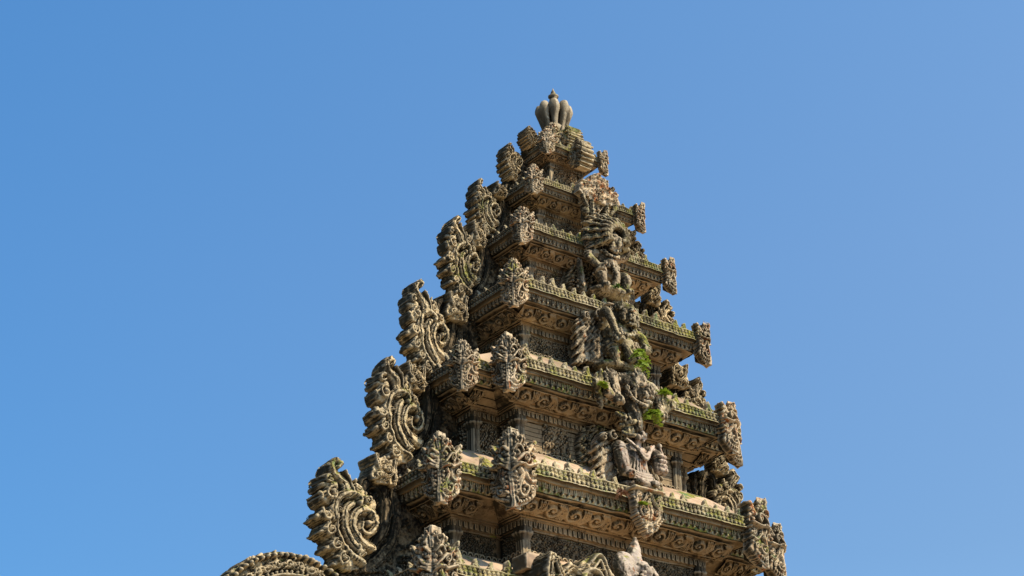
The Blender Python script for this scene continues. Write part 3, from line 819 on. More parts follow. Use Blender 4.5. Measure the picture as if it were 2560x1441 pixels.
def smooth3(pts, step):
    if len(pts) == 2:
        n = max(2, int(np.linalg.norm(pts[1] - pts[0]) / step) + 1); t = np.linspace(0, 1, n)[:, None]; return pts[0] * (1 - t) + pts[1] * t
    P = np.vstack([2 * pts[0] - pts[1], pts, 2 * pts[-1] - pts[-2]]); out = []
    for i in range(1, len(P) - 2):
        n = max(2, int(np.linalg.norm(P[i + 1] - P[i]) / step)); t = np.linspace(0, 1, n, endpoint=False)[:, None]; a, b, c, d = P[i - 1:i + 3]
        out.append(.5 * ((2 * b) + (c - a) * t + (2 * a - 5 * b + 4 * c - d) * t ** 2 + (3 * b - a - 3 * c + d) * t ** 3))
    out.append(pts[-1:]); return np.vstack(out)

def head(F, c, r, yaw=0, pitch=0, beast=True):
    """a Balinese guardian head: round skull, bulging eyes, broad nose, open jaw, ears; -y is forward"""
    cy, sy = math.cos(yaw), math.sin(yaw); cp, sp = math.cos(pitch), math.sin(pitch)
    def T(x, y, z):
        y, z = y * cp - z * sp, y * sp + z * cp
        x, y = x * cy - y * sy, x * sy + y * cy
        return (c[0] + x * r, c[1] + y * r, c[2] + z * r)
    F.ball(T(0, 0, .1), (r * .92, r * .95, r))
    F.ball(T(0, -.45, -.25), (r * .72, r * .60, r * .45))
    for s in (-1, 1):
        F.ball(T(s * .38, -.82, .22), r * .24); F.limb([T(s * .12, -.95, .36), T(s * .42, -.92, .52), T(s * .75, -.60, .42)], [r * .10, r * .13, r * .08])
        F.ball(T(s * .20, -1.02, -.12), r * .15); F.ball(T(s * .52, -.72, -.22), r * .25)
        F.limb([T(s * .92, -.05, .25), T(s * 1.08, .0, -.1), T(s * .98, -.05, -.55)], [r * .16, r * .20, r * .16])
    F.limb([T(0, -.95, .25), T(0, -1.12, -.06)], [r * .11, r * .19])
    if beast:
        F.limb([T(-.58, -.70, -.40), T(0, -1.08, -.34), T(.58, -.70, -.40)], [r * .11, r * .15, r * .11])
        F.limb([T(-.48, -.62, -.78), T(0, -.98, -.86), T(.48, -.62, -.78)], [r * .11, r * .16, r * .11])
        for q in range(-2, 3): F.ball(T(q * .17, -.98 + abs(q) * .10, -.52), r * .075)
        for s in (-1, 1): F.limb([T(s * .40, -.84, -.42), T(s * .46, -.92, -.66)], [r * .08, r * .03])
    else:
        F.limb([T(-.28, -.88, -.42), T(0, -.98, -.46), T(.28, -.88, -.42)], [r * .06, r * .10, r * .06])
        F.ball(T(0, -.72, -.75), r * .28)
    return T

def hand(F, c, fwd, r):
    """fist with five curled fingers"""
    c = np.array(c, float); F.ball(c, (r * 1.1, r * .9, r * 1.1)); f = np.array(fwd, float); f /= np.linalg.norm(f)
    side = np.cross(f, (0, 0, 1)); side /= np.linalg.norm(side) + 1e-9; upv = np.cross(side, f)
    for k in range(4):
        b = c + side * r * (k - 1.5) * .52 + upv * r * .35
        F.limb([b, b + f * r * (1.0 - .08 * abs(k - 1)), b + f * r * .95 - upv * r * .75, b + f * r * .35 - upv * r * .9], [r * .30, r * .28, r * .26, r * .2])
    F.limb([c - side * r * .9, c - side * r * .9 + f * r * .8 - upv * r * .3], [r * .32, r * .24])

def beads(F, pts, r, gap=1.7):
    L = smooth3(np.array(pts, float), r * gap)
    for p in L: F.ball(p, r)

def wing_plate(seed, w=.30, h=.56):
    R = Relief(-w - .03, -.04, .04, h + .04, .006)
    R.poly([(0, 0), (0, h * .9), (-w * .25, h), (-w * .7, h * .96), (-w, h * .72), (-w * .98, h * .4), (-w * .85, h * .15), (-w * .5, 0)], .005)
    for row in range(5):
        for k in range(5):
            x = -w * (.08 + .2 * k); z = h * (.92 - .17 * row) - .02 * k
            R.stroke([(x + .03, z), (x, z - h * .08), (x - .045, z - h * .17)], .026, .012, .018 + .006 * (4 - row), p_band)
            R.stroke([(x + .02, z - .01), (x - .035, z - h * .14)], .005, .004, .028 + .006 * (4 - row), p_round)
    R.curl(-w * .25, h * .86, .06, 90, 1, .11); R.curl(-w * .72, h * .80, .05, 60, 1, .10)
    R.ragged(.006, 34, seed); R.noise(.007, 24, seed)
    g = G(); R.mesh(g, thick=.10); return g.mesh('wing', M_FIG, True, .005, 14, .02, seed)
def back_panel(seed, w, h):
    R = Relief(-w / 2, 0, w / 2, h, .007)
    R.poly([(-w * .48, 0), (-w * .5, h * .5), (-w * .42, h * .8), (-w * .2, h * .95), (0, h), (w * .2, h * .95), (w * .42, h * .8), (w * .5, h * .5), (w * .48, 0)], .0)
    R.foliage(60, .028, .056, .075, seed, .2); R.ragged(.010, 26, seed); R.noise(.008, 20, seed)
    g = G(); R.mesh(g, thick=.10); return g.mesh('carved_backing', M_FIGM if seed % 2 else M_STONE, True, .005, 14, .02, seed)

# ---- A: wild haired guardian (third tier)
def figure_a():
    o = thing('stone_figure', 'mossy guardian figure with a huge fan of wild hair, highest statue', 'statue', (.02, -.70, 10.60), 'guardian statues on the centre line of the tower')
    F = Fig()
    F.ball((0, .0, .20), (.135, .10, .12)); F.ball((0, -.01, .34), (.145, .11, .11)); F.ball((0, -.06, .24), (.11, .09, .10))
    T = head(F, (.0, -.10, .50), .115, .25, .35)
    F.limb([(0, 0, .36), (0, -.05, .46)], [.07, .06])
    F.limb([(-.13, -.02, .38), (-.26, -.04, .31), (-.20, -.12, .18)], [.055, .048, .035]); hand(F, (-.17, -.14, .16), (.6, -.6, .1), .034)
    F.limb([(.13, -.02, .38), (.22, -.08, .42), (.20, -.10, .55)], [.055, .045, .034]); hand(F, (.20, -.11, .58), (-.3, -.5, .6), .034)
    F.limb([(-.08, -.02, .14), (-.17, -.13, .10), (-.13, -.12, -.04)], [.075, .06, .04]); F.limb([(.08, -.02, .14), (.15, -.14, .10), (.13, -.12, -.04)], [.075, .06, .04])
    F.limb([(-.13, -.10, -.05), (-.15, -.2, -.06)], [.04, .03]); F.limb([(.13, -.10, -.05), (.15, -.2, -.06)], [.04, .03])
    beads(F, [(-.12, -.07, .40), (-.05, -.14, .33), (.05, -.14, .33), (.12, -.07, .40)], .014)
    beads(F, [(-.10, -.09, .22), (0, -.155, .19), (.10, -.09, .22)], .013)
    F.limb([(0, -.15, .17), (.01, -.17, .08), (-.01, -.15, -.03)], [.03, .035, .045])
    F.limb([(-.22, .12, .0), (-.24, .12, .3)], [.05, .03]); F.limb([(.24, .12, .0), (.24, .12, .3)], [.05, .03])
    F.ball((0, -.04, -.07), (.26, .16, .06))
    link('body', F.finish('body', M_FIG, .0068, .004, 26, 260), o)
    H = Fig()
    for k in range(40):
        a = math.radians(-38 + k * 256 / 39.0); rl = .27 + .03 * ((k * 7) % 3 - 1)
        for lay in range(3):
            aa = a + .045 * lay; r1 = rl * (1 - .20 * lay); yo = -.03 - .075 * lay
            c, s = math.cos(aa), math.sin(aa)
            H.limb([(.10 * c, yo + .02, .52 + .10 * s), (r1 * .65 * c + .02 * s, yo - .06, .54 + r1 * .65 * s), (r1 * c, yo - .03, .55 + r1 * s), (r1 * 1.06 * c - .02 * s, yo + .03, .55 + r1 * 1.04 * s)], [.014, .0175, .015, .008])
    H.ball((0, .06, .56), (.24, .07, .22))
    link('hair', H.finish('hair', M_FIGM, .0065, .003, 40), o)
figure_a()

def feather_wing(F, s, y=.05, z=.30, w=.30, h=.40, x0=.12):
    """a folded wing made of overlapping feathers"""
    for row in range(4):
        for k in range(5):
            x = s * (x0 + w * (.12 + .2 * k)); zz = z + h * (.42 - .22 * row) - .05 * k
            F.limb([(x, y - .02 * row, zz), (x + s * .02, y - .03 - .02 * row, zz - h * .12), (x + s * .01, y - .01 - .02 * row, zz - h * .27)], [.026, .034, .014])
    F.limb([(s * x0 * .9, y, z + h * .45), (s * (x0 + w * .5), y - .02, z + h * .55), (s * (x0 + w * .95), y, z + h * .42)], [.035, .04, .03])
    for k in range(7): F.limb([(s * (x0 + w * (.05 + .15 * k)), y + .02, z + h * .50), (s * (x0 + w * (.10 + .15 * k)), y - .03, z + h * .1), (s * (x0 + w * (.06 + .14 * k)), y, z - h * .45)], [.016, .020, .010])

# ---- B: winged figure with a raised elbow (fourth tier)
def figure_b():
    o = thing('stone_figure', 'winged guardian figure with bent arm and clenched fist, second statue from top', 'statue', (-.02, -.86, 9.72), 'guardian statues on the centre line of the tower')
    F = Fig()
    F.ball((0, .04, .14), (.17, .13, .13)); F.ball((.02, .02, .30), (.18, .13, .14)); F.ball((.02, -.06, .16), (.14, .10, .11))
    T = head(F, (.07, -.10, .46), .108, .6, .15)
    F.ball((.07, .02, .50), (.15, .10, .12))
    F.limb([(-.15, .02, .36), (-.21, -.09, .46), (-.20, -.15, .38), (-.16, -.19, .20)], [.05, .05, .042, .030]); hand(F, (-.15, -.21, .14), (.3, -.5, -.5), .046)
    F.limb([(.17, .0, .36), (.27, -.08, .28), (.24, -.16, .14)], [.06, .05, .036]); hand(F, (.23, -.18, .11), (.0, -.7, -.2), .04)
    F.limb([(-.10, -.02, .06), (-.17, -.13, .05), (-.12, -.12, -.10)], [.07, .058, .04]); F.limb([(.10, -.02, .06), (.17, -.13, .05), (.14, -.12, -.10)], [.07, .058, .04])
    beads(F, [(-.12, -.08, .33), (-.02, -.15, .24), (.08, -.15, .25), (.17, -.08, .34)], .017)
    for s in (-1, 1): F.ball((.05 + s * .07, -.10, .57), .05)
    F.ball((.05, -.04, .58), (.11, .10, .07))
    for k in range(9):
        a = math.radians(200 + k * 17); F.limb([(.05 + .12 * math.cos(a), -.0, .46 - .12 * math.sin(a) * .2), (.05 + .20 * math.cos(a), .03, .44 + .20 * math.sin(a) * -.6)], [.03, .015])
    F.ball((0, .0, -.10), (.30, .17, .06)); F.limb([(0, -.14, .08), (.02, -.18, -.04)], [.04, .055])
    link('body', F.finish('body', M_FIGM, .007, .004, 26, 420), o)
    for s in (-1, 1): link('wing', wing_plate(31 + s), o, (-.12 * -s * 1.0, .06, -.02), (0, 0, math.radians(14 * s)), (-s * 1.0, 1, 1))
figure_b()

# ---- C: crouching beast leaning out over the cornice (fifth tier)
def figure_c():
    o = thing('stone_figure', 'crouching monkey faced guardian leaning over the mossy cornice, arms spread', 'statue', (-.02, -.95, 9.23), 'guardian statues on the centre line of the tower')
    F = Fig()
    F.ball((0, .12, .20), (.22, .18, .13)); F.ball((0, .0, .20), (.17, .14, .11)); F.limb([(.05, .0, .28), (.2, .0, .20), (.34, .0, .12)], [.07, .075, .05])
    T = head(F, (.07, -.15, .05), .120, .35, .12); F.ball((.07, -.10, .14), (.10, .09, .09)); F.limb([(.07, -.16, -.07), (.075, -.17, -.13)], [.06, .03])
    for k in range(5): F.limb([(.07 - .10 + .05 * k, -.16, .13), (.07 - .12 + .06 * k, -.14, .24 - .02 * abs(k - 2))], [.028, .012])
    F.limb([(-.06, -.10, .18), (.06, -.14, .25), (.16, -.08, .18)], [.05, .06, .05]); F.limb([(.0, -.16, .16), (-.02, -.18, .26)], [.05, .015])
    F.limb([(-.14, .04, .24), (-.24, -.06, .20), (-.23, -.12, .04), (-.24, -.14, -.04)], [.08, .075, .055, .04]); hand(F, (-.24, -.16, -.08), (.5, -.5, -.2), .052)
    F.limb([(.15, .04, .24), (.30, -.04, .20), (.35, -.08, .05), (.33, -.12, -.08)], [.08, .07, .05, .04]); hand(F, (.33, -.14, -.11), (-.2, -.5, -.2), .045)
    F.limb([(-.26, -.12, -.06), (-.34, -.14, -.02), (-.36, -.13, .06)], [.04, .05, .03])
    F.limb([(0, -.05, .02), (.02, -.09, -.13), (.03, -.12, -.30)], [.10, .08, .05])
    beads(F, [(-.10, -.13, .10), (-.07, -.19, -.04), (.05, -.24, -.10), (.16, -.18, -.04)], .014)
    link('body', F.finish('body', M_FIG, .007, .004, 26, 300), o)
    for s, x in ((-1, -.36), (1, .42)):
        W = Fig()
        for k in range(5):
            W.limb([(x + s * .0, -.04, -.12 + .02 * k), (x + s * (.03 + .02 * k), -.07 - .01 * k, .08), (x - s * .015 * k, -.07, .24 - .04 * k)], [.03, .035, .012])
        beads(W, [(x - s * .03, -.09, -.08), (x - s * .045, -.12, .06), (x - s * .02, -.10, .20)], .015)
        link('ear_plate', W.finish('ear_plate', M_FIGM, .0075, .004, 26, 60), o)
figure_c()

# ---- D: upright deity torso with pleated collar (between fifth and sixth tier)
def figure_d():
    o = thing('stone_figure', 'pale upright figure with pleated collar on the pink coping, below the ferns', 'statue', (.02, -.99, 8.40), 'guardian statues on the centre line of the tower')
    F = Fig()
    F.ball((0, .05, .15), (.165, .14, .21)); F.ball((0, .05, .31), (.20, .115, .085)); F.ball((0, .04, .02), (.20, .16, .10)); F.ball((0, .04, .22), (.15, .14, .14))
    F.limb([(0, .02, .34), (.015, -.02, .42)], [.075, .05]); head(F, (.035, -.05, .455), .064, .25, .15, False)
    F.ball((-.035, -.10, .415), .034)
    # heavy straight arm on the left, a deep gap beside the chest
    F.limb([(-.18, .03, .33), (-.235, -.05, .27), (-.235, -.08, .14), (-.22, -.09, .04)], [.062, .070, .070, .062]); hand(F, (-.185, -.13, .0), (.7, -.4, -.1), .042)
    # bent arm on the right with bracelets, holding a short staff
    F.limb([(.18, .0, .34), (.225, -.07, .27), (.20, -.11, .13)], [.06, .062, .055]); hand(F, (.24, -.14, .10), (-.4, -.6, .1), .036)
    F.limb([(.265, -.08, .10), (.285, -.09, .25), (.25, -.08, .38)], [.020, .022, .018]); F.ball((.25, -.08, .39), .03)
    for k in range(4): F.limb([(.19, -.15, .25 - .048 * k), (.24, -.165, .245 - .048 * k), (.28, -.12, .25 - .048 * k)], [.017, .020, .017])
    for k in range(2):
        q = .035 * k
        F.limb([(-.15 + q, -.07, .38 - q * .3), (-.07 + q * .4, -.105, .30 - q * .2), (.03, -.125, .19 + q * 1.2), (.11 - q * .4, -.105, .29 - q * .2), (.19 - q, -.07, .38 - q * .3)], [.014, .017, .020, .017, .014])
    for k in range(8):
        x = -.115 + .03 * k; yy = .05 - .14 * math.sqrt(max(.05, 1 - (x / .165) ** 2)) - .004
        F.limb([(x * .8, yy + .005, .20 - .3 * abs(x)), (x, yy, .10), (x * 1.2, yy - .015, -.02)], [.009, .010, .012])
    for k in range(4):
        zz = .05 - .03 * k; F.limb([(-.17 - .008 * k, -.07, zz + .04), (-.02, -.125 - .010 * k, zz - .03), (.15 + .008 * k, -.07, zz + .02)], [.011, .014, .011])
    F.ball((.0, .0, -.08), (.24, .16, .06)); F.ball((.10, -.15, -.06), (.055, .05, .035)); F.ball((-.08, -.15, -.07), (.055, .05, .035))
    link('body', F.finish('body', mat_fig_d, .0065, .002, 28, 0), o)
    link('wing', wing_plate(41, .20, .50), o, (-.22, .06, -.04), (0, 0, math.radians(-6)))
    link('wing', wing_plate(43, .12, .40), o, (.24, .08, -.02), (0, 0, math.radians(6)), (-1, 1, 1))
    J = Fig(); J.ball((-.075, -.02, .50), (.085, .06, .07)); J.limb([(-.16, -.03, .54), (-.075, -.10, .57), (.03, -.05, .60)], [.022, .026, .022])
    J.limb([(-.15, -.03, .45), (-.10, -.10, .42), (-.02, -.08, .44)], [.02, .022, .018])
    for k in range(4): J.limb([(-.2 + .05 * k, .0, .66), (-.16 + .05 * k, -.07, .60)], [.024, .014])
    for k in range(3): J.limb([(-.16, -.02, .60 + .025 * k), (-.05, -.09, .61 + .025 * k), (.06, -.05, .62 + .025 * k)], [.011, .012, .011])
    link('dragon_jaw', J.finish('dragon_jaw', M_FIGM, .007, .004, 28, 90), o)
mat_fig_d = mat_stone('pale_figure_stone', tan=(.74, .55, .43), grey=(.66, .54, .45), grime=.30, moss=.16, orange=.6, pale=.5, rough_bump=.7)
figure_d()

# ---- E: capped figure in the gateway pediment at the bottom edge
def figure_e():
    o = thing('stone_figure', 'lowest statue with pointed cap, shoulder and looped arm at the bottom edge', 'statue', (-.22, -1.16, 6.98), 'guardian statues on the centre line of the tower')
    F = Fig()
    F.ball((0, .05, .12), (.2, .15, .3)); F.ball((-.15, -.02, .42), (.13, .11, .15)); F.limb([(-.02, .0, .5), (.0, .0, .60), (.03, .0, .74)], [.10, .07, .02])
    F.ball((0, .0, .46), (.10, .09, .10)); head(F, (.03, -.06, .40), .095, .3, .2, False)
    F.limb([(.10, .0, .46), (.21, -.03, .42), (.24, -.04, .30), (.23, -.05, .05)], [.04, .03, .024, .024]); hand(F, (.22, -.06, .02), (-.4, -.5, -.2), .04)
    F.limb([(-.17, -.06, .34), (-.20, -.12, .15), (-.08, -.17, .05)], [.06, .05, .036]); hand(F, (-.05, -.18, .05), (.6, -.4, .2), .04)
    for k in range(7): beads(F, [(-.02 + .03 * k, -.13, .34 - .01 * k), (-.03 + .035 * k, -.19, .18), (-.02 + .035 * k, -.21, .02)], .014)
    F.ball((0, .05, -.25), (.3, .2, .2)); F.ball((0, .1, -.6), (.32, .22, .3))
    link('body', F.finish('body', mat_fig_d, .008, .004, 24, 160), o)
figure_e()

for i, w_, h_, y_, z_ in ((5, .66, .50, -.56, 8.64), (4, .62, .44, -.53, 9.74), (3, .54, .34, -.42, 10.64)):
    link('carved_backing', back_panel(i + 60, w_, h_), tier_obj[i], (0, y_, z_))
# gateway pediment behind it: leafy crest rising to the left of the figure
R = Relief(-.62, -.7, .62, .36, .008)
R.poly([(-.60, -.7), (-.58, .05), (-.53, .24), (-.47, .10), (-.36, .06), (-.30, .16), (-.22, .10), (-.14, .20), (-.02, .25), (.04, .33), (.10, .22), (.22, .12), (.34, -.05), (.44, -.25), (.58, -.5), (.60, -.7)], .02)
R.stroke([(-.50, -.3), (-.56, -.05), (-.54, .16), (-.48, .12), (-.42, -.02), (-.34, -.10)], .04, .022, .09, p_rim)
R.stroke([(-.40, .02), (-.30, .10), (-.20, .04)], .03, .02, .09, p_rim)
R.stroke([(-.10, .12), (.02, .24), (.10, .10), (.2, -.06), (.3, -.3)], .05, .035, .10, p_rim)
R.stroke([(-.22, -.02), (-.12, .10), (.0, .08), (.06, -.04)], .035, .02, .11, p_round)
R.foliage(70, .026, .055, .10, 21, .2); R.ragged(.012, 26, 4); R.noise(.010, 18, 7)
g = G(); R.mesh(g, thick=.35)
link('gate_pediment', g.mesh('gate_pediment', M_WING, True, .006, 12), tower, (-.80, -1.28, 7.13))
# broken block of coping at the end of the lower cornice
g = G(); g.box((0, 0, 0), (.085, .10, .07)); g.box((.02, -.01, .07), (.06, .07, .02))
for _ in range(2): pass
F = Fig(); F.g = g
link('broken_coping_block', F.finish('broken_coping_block', M_COPE, .010, .006, 9), tower, (-1.36, -1.0, 7.30))
# niche on the front of the second tier wall
F = Fig(); g = F.g
for sx in (-1, 1): g.box((sx * .12, 0, -.02), (.030, .05, .16)); g.box((sx * .185, .03, -.05), (.022, .05, .12))
g.box((0, 0, .16), (.17, .06, .025)); g.box((0, 0, -.19), (.20, .07, .03)); g.box((0, .12, 0), (.15, .02, .17))
for sx in (-1, 1):
    for k in range(7): F.ball((sx * .12, -.055, -.14 + .045 * k), .019)
    F.limb([(sx * .20, -.03, .0), (sx * .26, -.04, .12), (sx * .20, -.05, .20), (sx * .12, -.06, .22)], [.025, .035, .03, .02]); F.ball((sx * .24, -.05, -.10), .05)
for k in range(8): F.ball((-.14 + .04 * k, -.06, .165), .018)
link('niche', F.finish('niche', M_FIGM, .0075, .005, 22), tier_obj[2], (.06, -.58, 11.60), (0, 0, 0), (.85, .9, .9))
R = Relief(-.30, -.06, .30, .32, .006); R.poly([(-.28, 0), (-.26, .12), (-.16, .14), (-.12, .24), (0, .31), (.12, .24), (.16, .14), (.26, .12), (.28, 0), (.1, -.05), (-.1, -.05)], .01)
R.foliage(26, .030, .055, .045, 8, .25); R.ragged(.004, 30, 3); R.noise(.006, 24, 3)
g = G(); R.mesh(g, thick=.08)
link('mask_cluster', g.mesh('mask_cluster', M_ANTE, True, .005, 14), tier_obj[2], (.05, -.63, 11.72))

# ------------------------------------------------------------------ living plants
def leaf_mat(name, c, tr=.35):
    m = bpy.data.materials.new(name); m.use_nodes = True; nt = m.node_tree; b = nt.nodes['Principled BSDF']
    n = nt.nodes.new('ShaderNodeTexNoise'); n.inputs['Scale'].default_value = 30
    r = nt.nodes.new('ShaderNodeValToRGB'); r.color_ramp.elements[0].position = .3; r.color_ramp.elements[1].position = .7
    r.color_ramp.elements[0].color = (c[0] * .5, c[1] * .6, c[2] * .6, 1); r.color_ramp.elements[1].color = (*c, 1)
    g_ = nt.nodes.new('ShaderNodeNewGeometry'); nt.links.new(g_.outputs['Position'], n.inputs['Vector'])
    nt.links.new(n.outputs['Fac'], r.inputs['Fac']); nt.links.new(r.outputs[0], b.inputs['Base Color'])
    b.inputs['Roughness'].default_value = .5
    t = nt.nodes.new('ShaderNodeBsdfTranslucent'); nt.links.new(r.outputs[0], t.inputs['Color'])
    mx = nt.nodes.new('ShaderNodeMixShader'); mx.inputs[0].default_value = tr; nt.links.new(b.outputs[0], mx.inputs[1]); nt.links.new(t.outputs[0], mx.inputs[2])
    nt.links.new(mx.outputs[0], nt.nodes['Material Output'].inputs['Surface']); return m
M_LEAF = leaf_mat('fern_leaf', (.36, .46, .04)); M_DARKLEAF = leaf_mat('dark_leaf', (.10, .20, .03)); M_DRY = leaf_mat('dry_leaf', (.40, .20, .12), .1)
def plant(label, loc, n, size, mat, seed, cat='fern', droop=.5, name='fern'):
    rr = np.random.default_rng(seed); o = thing(name, label, cat, loc); g = G(); gs = G()
    for k in range(n):
        a = rr.uniform(-math.pi, 0) if k % 4 else rr.uniform(0, math.pi); el = rr.uniform(.1, 1.2); L = size * rr.uniform(.5, 1)
        d = np.array([math.cos(a) * math.cos(el), math.sin(a) * math.cos(el), math.sin(el)])
        pts = [d * L * t + np.array([0, 0, -droop * L * t * t]) for t in np.linspace(0, 1, 9)]
        for q in range(1, 9):
            p0 = pts[q - 1]; p1 = pts[q]; ax = (p1 - p0) / (np.linalg.norm(p1 - p0) + 1e-9); sd = np.cross(ax, (0, 0, 1)); sd /= np.linalg.norm(sd) + 1e-9
            w = .004; gs.add([p0 - sd * w, p0 + sd * w, p1 + sd * w, p1 - sd * w], np.array([[0, 1, 2, 3]]))
            for s in (-1, 1):
                ll = size * .34 * (1 - .07 * q) * rr.uniform(.6, 1.25); tip = p1 + sd * s * ll + ax * ll * .35 + np.array([0, 0, rr.normal(0, .01)]); mid = (p1 + tip) / 2; ww = ll * .36
                g.add([p1, mid - ax * ww, tip, mid + ax * ww], np.array([[0, 1, 2, 3]]))
    link('leaf_fronds', g.mesh('leaf_fronds', mat, True), o); link('stems', gs.mesh('stems', mat, True), o)
plant('bright green fern hanging beside the clenched fist statue', (.05, -1.12, 9.72), 14, .15, M_LEAF, 1, droop=.9)
plant('lime green fern tuft just above the crouching monkey statue shoulder', (.06, -1.13, 9.60), 14, .14, M_LEAF, 2, droop=1.0)
plant('lush lime green fern between the crouching statue and the pale upright statue', (.15, -1.14, 9.06), 22, .18, M_LEAF, 3, droop=.7)
plant('small green plant on the cornice right of the crouching statue', (.37, -1.08, 9.37), 12, .13, M_LEAF, 4)
plant('tiny mossy plant on the arm of the crouching statue', (-.46, -1.12, 9.24), 12, .11, M_LEAF, 5)
plant('dry reddish weed hanging under the lowest mossy cornice', (-.36, -1.20, 8.13), 10, .12, M_DRY, 6, 'weed', .9, 'dry_weed')
plant('green sprig beside the dry weed under the lowest mossy cornice', (-.10, -1.19, 8.07), 8, .10, M_LEAF, 7, 'plant', .6, 'green_sprig')
plant('dark green plant by the feet of the wild haired statue', (-.03, -.92, 10.52), 8, .07, M_DARKLEAF, 8, 'plant', .4, 'small_plant')

# ------------------------------------------------------------------ ground
g = G(); n = 60; xs = np.sign(np.linspace(-1, 1, n)) * (np.abs(np.linspace(-1, 1, n)) ** 3) * 3000
X, Y = np.meshgrid(xs, xs); V = np.stack([X.ravel(), Y.ravel(), np.zeros(X.size)], 1); q = np.arange(n * n).reshape(n, n)
g.add(V, np.stack([q[:-1, :-1], q[:-1, 1:], q[1:, 1:], q[1:, :-1]], -1).reshape(-1, 4))
mg = bpy.data.materials.new('paving'); mg.use_nodes = True; nt = mg.node_tree
b = nt.nodes['Principled BSDF']; b.inputs['Roughness'].default_value = .9
nz = nt.nodes.new('ShaderNodeTexNoise'); nz.inputs['Scale'].default_value = 2.0; nz.inputs['Detail'].default_value = 8
rp = nt.nodes.new('ShaderNodeValToRGB'); rp.color_ramp.elements[0].color = (.13, .095, .058, 1); rp.color_ramp.elements[1].color = (.27, .20, .125, 1)
gg = nt.nodes.new('ShaderNodeNewGeometry'); nt.links.new(gg.outputs['Position'], nz.inputs['Vector']); nt.links.new(nz.outputs['Fac'], rp.inputs[0]); nt.links.new(rp.outputs[0], b.inputs['Base Color'])
gr = link('ground', g.mesh('ground', mg, True)); gr['kind'] = 'structure'; gr['label'] = 'stone paved temple courtyard ground'

# ------------------------------------------------------------------ light, sky, camera
SUN_AZ, SUN_EL = 20.0, 49.0     # degrees to the right of the front normal, elevation
az, el = math.radians(SUN_AZ), math.radians(SUN_EL)
sd = Vector((math.sin(az) * math.cos(el), -math.cos(az) * math.cos(el), math.sin(el)))
L = bpy.data.lights.new('sun', 'SUN'); L.energy = 5.0; L.angle = math.radians(.53); L.color = (1.0, .88, .67)
lo = bpy.data.objects.new('sun', L); COL.objects.link(lo); lo.rotation_euler = sd.to_track_quat('Z', 'Y').to_euler()
w = bpy.data.worlds.new('World'); scene.world = w; w.use_nodes = True; nt = w.node_tree
sky = nt.nodes.new('ShaderNodeTexSky'); sky.sky_type = 'NISHITA'; sky.sun_disc = False
sky.sun_elevation = el; sky.sun_rotation = math.atan2(sd.x, sd.y) % (2 * math.pi)
sky.air_density = 1.0; sky.dust_density = .6; sky.ozone_density = 2.0; sky.altitude = 300
# haze brightens the sky towards the sun's side
tc = nt.nodes.new('ShaderNodeTexCoord'); dt = nt.nodes.new('ShaderNodeVectorMath'); dt.operation = 'DOT_PRODUCT'; dt.inputs[1].default_value = (.79, -.61, 0)
nt.links.new(tc.outputs['Generated'], dt.inputs[0])
mr = nt.nodes.new('ShaderNodeMapRange'); mr.inputs['From Min'].default_value = -.27; mr.inputs['From Max'].default_value = .27; nt.links.new(dt.outputs['Value'], mr.inputs['Value'])
mc = nt.nodes.new('ShaderNodeMix'); mc.data_type = 'RGBA'; mc.inputs[6].default_value = (.72, 1.31, 1.63, 1); mc.inputs[7].default_value = (1.27, 1.57, 1.66, 1); nt.links.new(mr.outputs[0], mc.inputs[0])
fd = nt.nodes.new('ShaderNodeMapRange'); fd.inputs['From Min'].default_value = -.75; fd.inputs['From Max'].default_value = -.32; fd.inputs['To Min'].default_value = .45; fd.inputs['To Max'].default_value = 1.0; nt.links.new(dt.outputs['Value'], fd.inputs['Value'])
mm = nt.nodes.new('ShaderNodeMix'); mm.data_type = 'RGBA'; mm.blend_type = 'MULTIPLY'; mm.inputs[0].default_value = 1; nt.links.new(sky.outputs[0], mm.inputs[6]); nt.links.new(mc.outputs[2], mm.inputs[7])
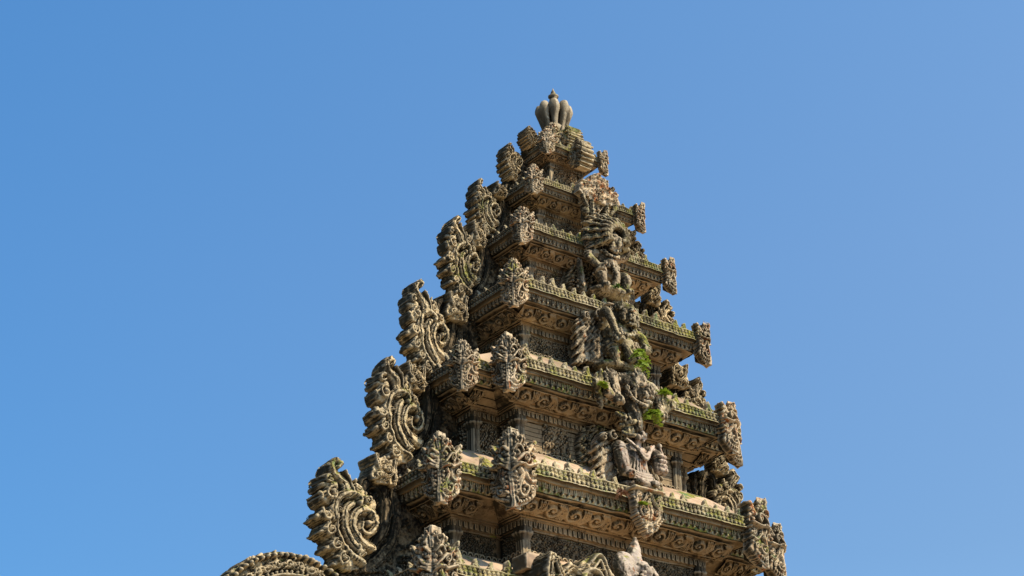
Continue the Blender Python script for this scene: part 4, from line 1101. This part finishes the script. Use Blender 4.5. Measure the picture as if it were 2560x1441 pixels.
sp = nt.nodes.new('ShaderNodeSeparateXYZ'); nt.links.new(tc.outputs['Generated'], sp.inputs[0])
vr = nt.nodes.new('ShaderNodeValToRGB'); nt.links.new(sp.outputs['Z'], vr.inputs['Fac']); ce = vr.color_ramp.elements
ce[0].position = .0; ce[0].color = (.80, .74, .72, 1); ce[1].position = 1.0; ce[1].color = (.42, .42, .42, 1)
for p_, c_ in ((.32, (.80, .76, .75)), (.46, (.93, .89, .88)), (.60, (.97, 1.0, 1.0)), (.78, (.62, .64, .64))):
    e_ = ce.new(p_); e_.color = (*c_, 1)
m2 = nt.nodes.new('ShaderNodeMix'); m2.data_type = 'RGBA'; m2.blend_type = 'MULTIPLY'; m2.inputs[0].default_value = 1; nt.links.new(mm.outputs[2], m2.inputs[6]); nt.links.new(vr.outputs[0], m2.inputs[7])
m3 = nt.nodes.new('ShaderNodeVectorMath'); m3.operation = 'SCALE'; nt.links.new(m2.outputs[2], m3.inputs[0]); nt.links.new(fd.outputs[0], m3.inputs['Scale'])
bg = nt.nodes['Background']; nt.links.new(m3.outputs[0], bg.inputs['Color']); bg.inputs['Strength'].default_value = .145

cam = bpy.data.cameras.new('camera'); co = bpy.data.objects.new('camera', cam); COL.objects.link(co)
yaw, pit, rol = .657, .472, -.03
f = Vector((math.sin(yaw) * math.cos(pit), math.cos(yaw) * math.cos(pit), math.sin(pit))); r0 = Vector((math.cos(yaw), -math.sin(yaw), 0)); u0 = r0.cross(f)
r = math.cos(rol) * r0 + math.sin(rol) * u0; u = -math.sin(rol) * r0 + math.cos(rol) * u0
Mx = Matrix((r, u, -f)).transposed().to_4x4(); Mx.translation = Vector((-11.577, -14.151, 1.6)); co.matrix_world = Mx
cam.sensor_width = 36; cam.lens = 4832.8 / 2560 * 36; cam.clip_start = .1; cam.clip_end = 10000
scene.camera = co
scene.view_settings.view_transform = 'Standard'; scene.view_settings.look = 'None'; scene.view_settings.exposure = 0; scene.view_settings.gamma = 1
scene.cycles.use_denoising = True; scene.cycles.max_bounces = 6
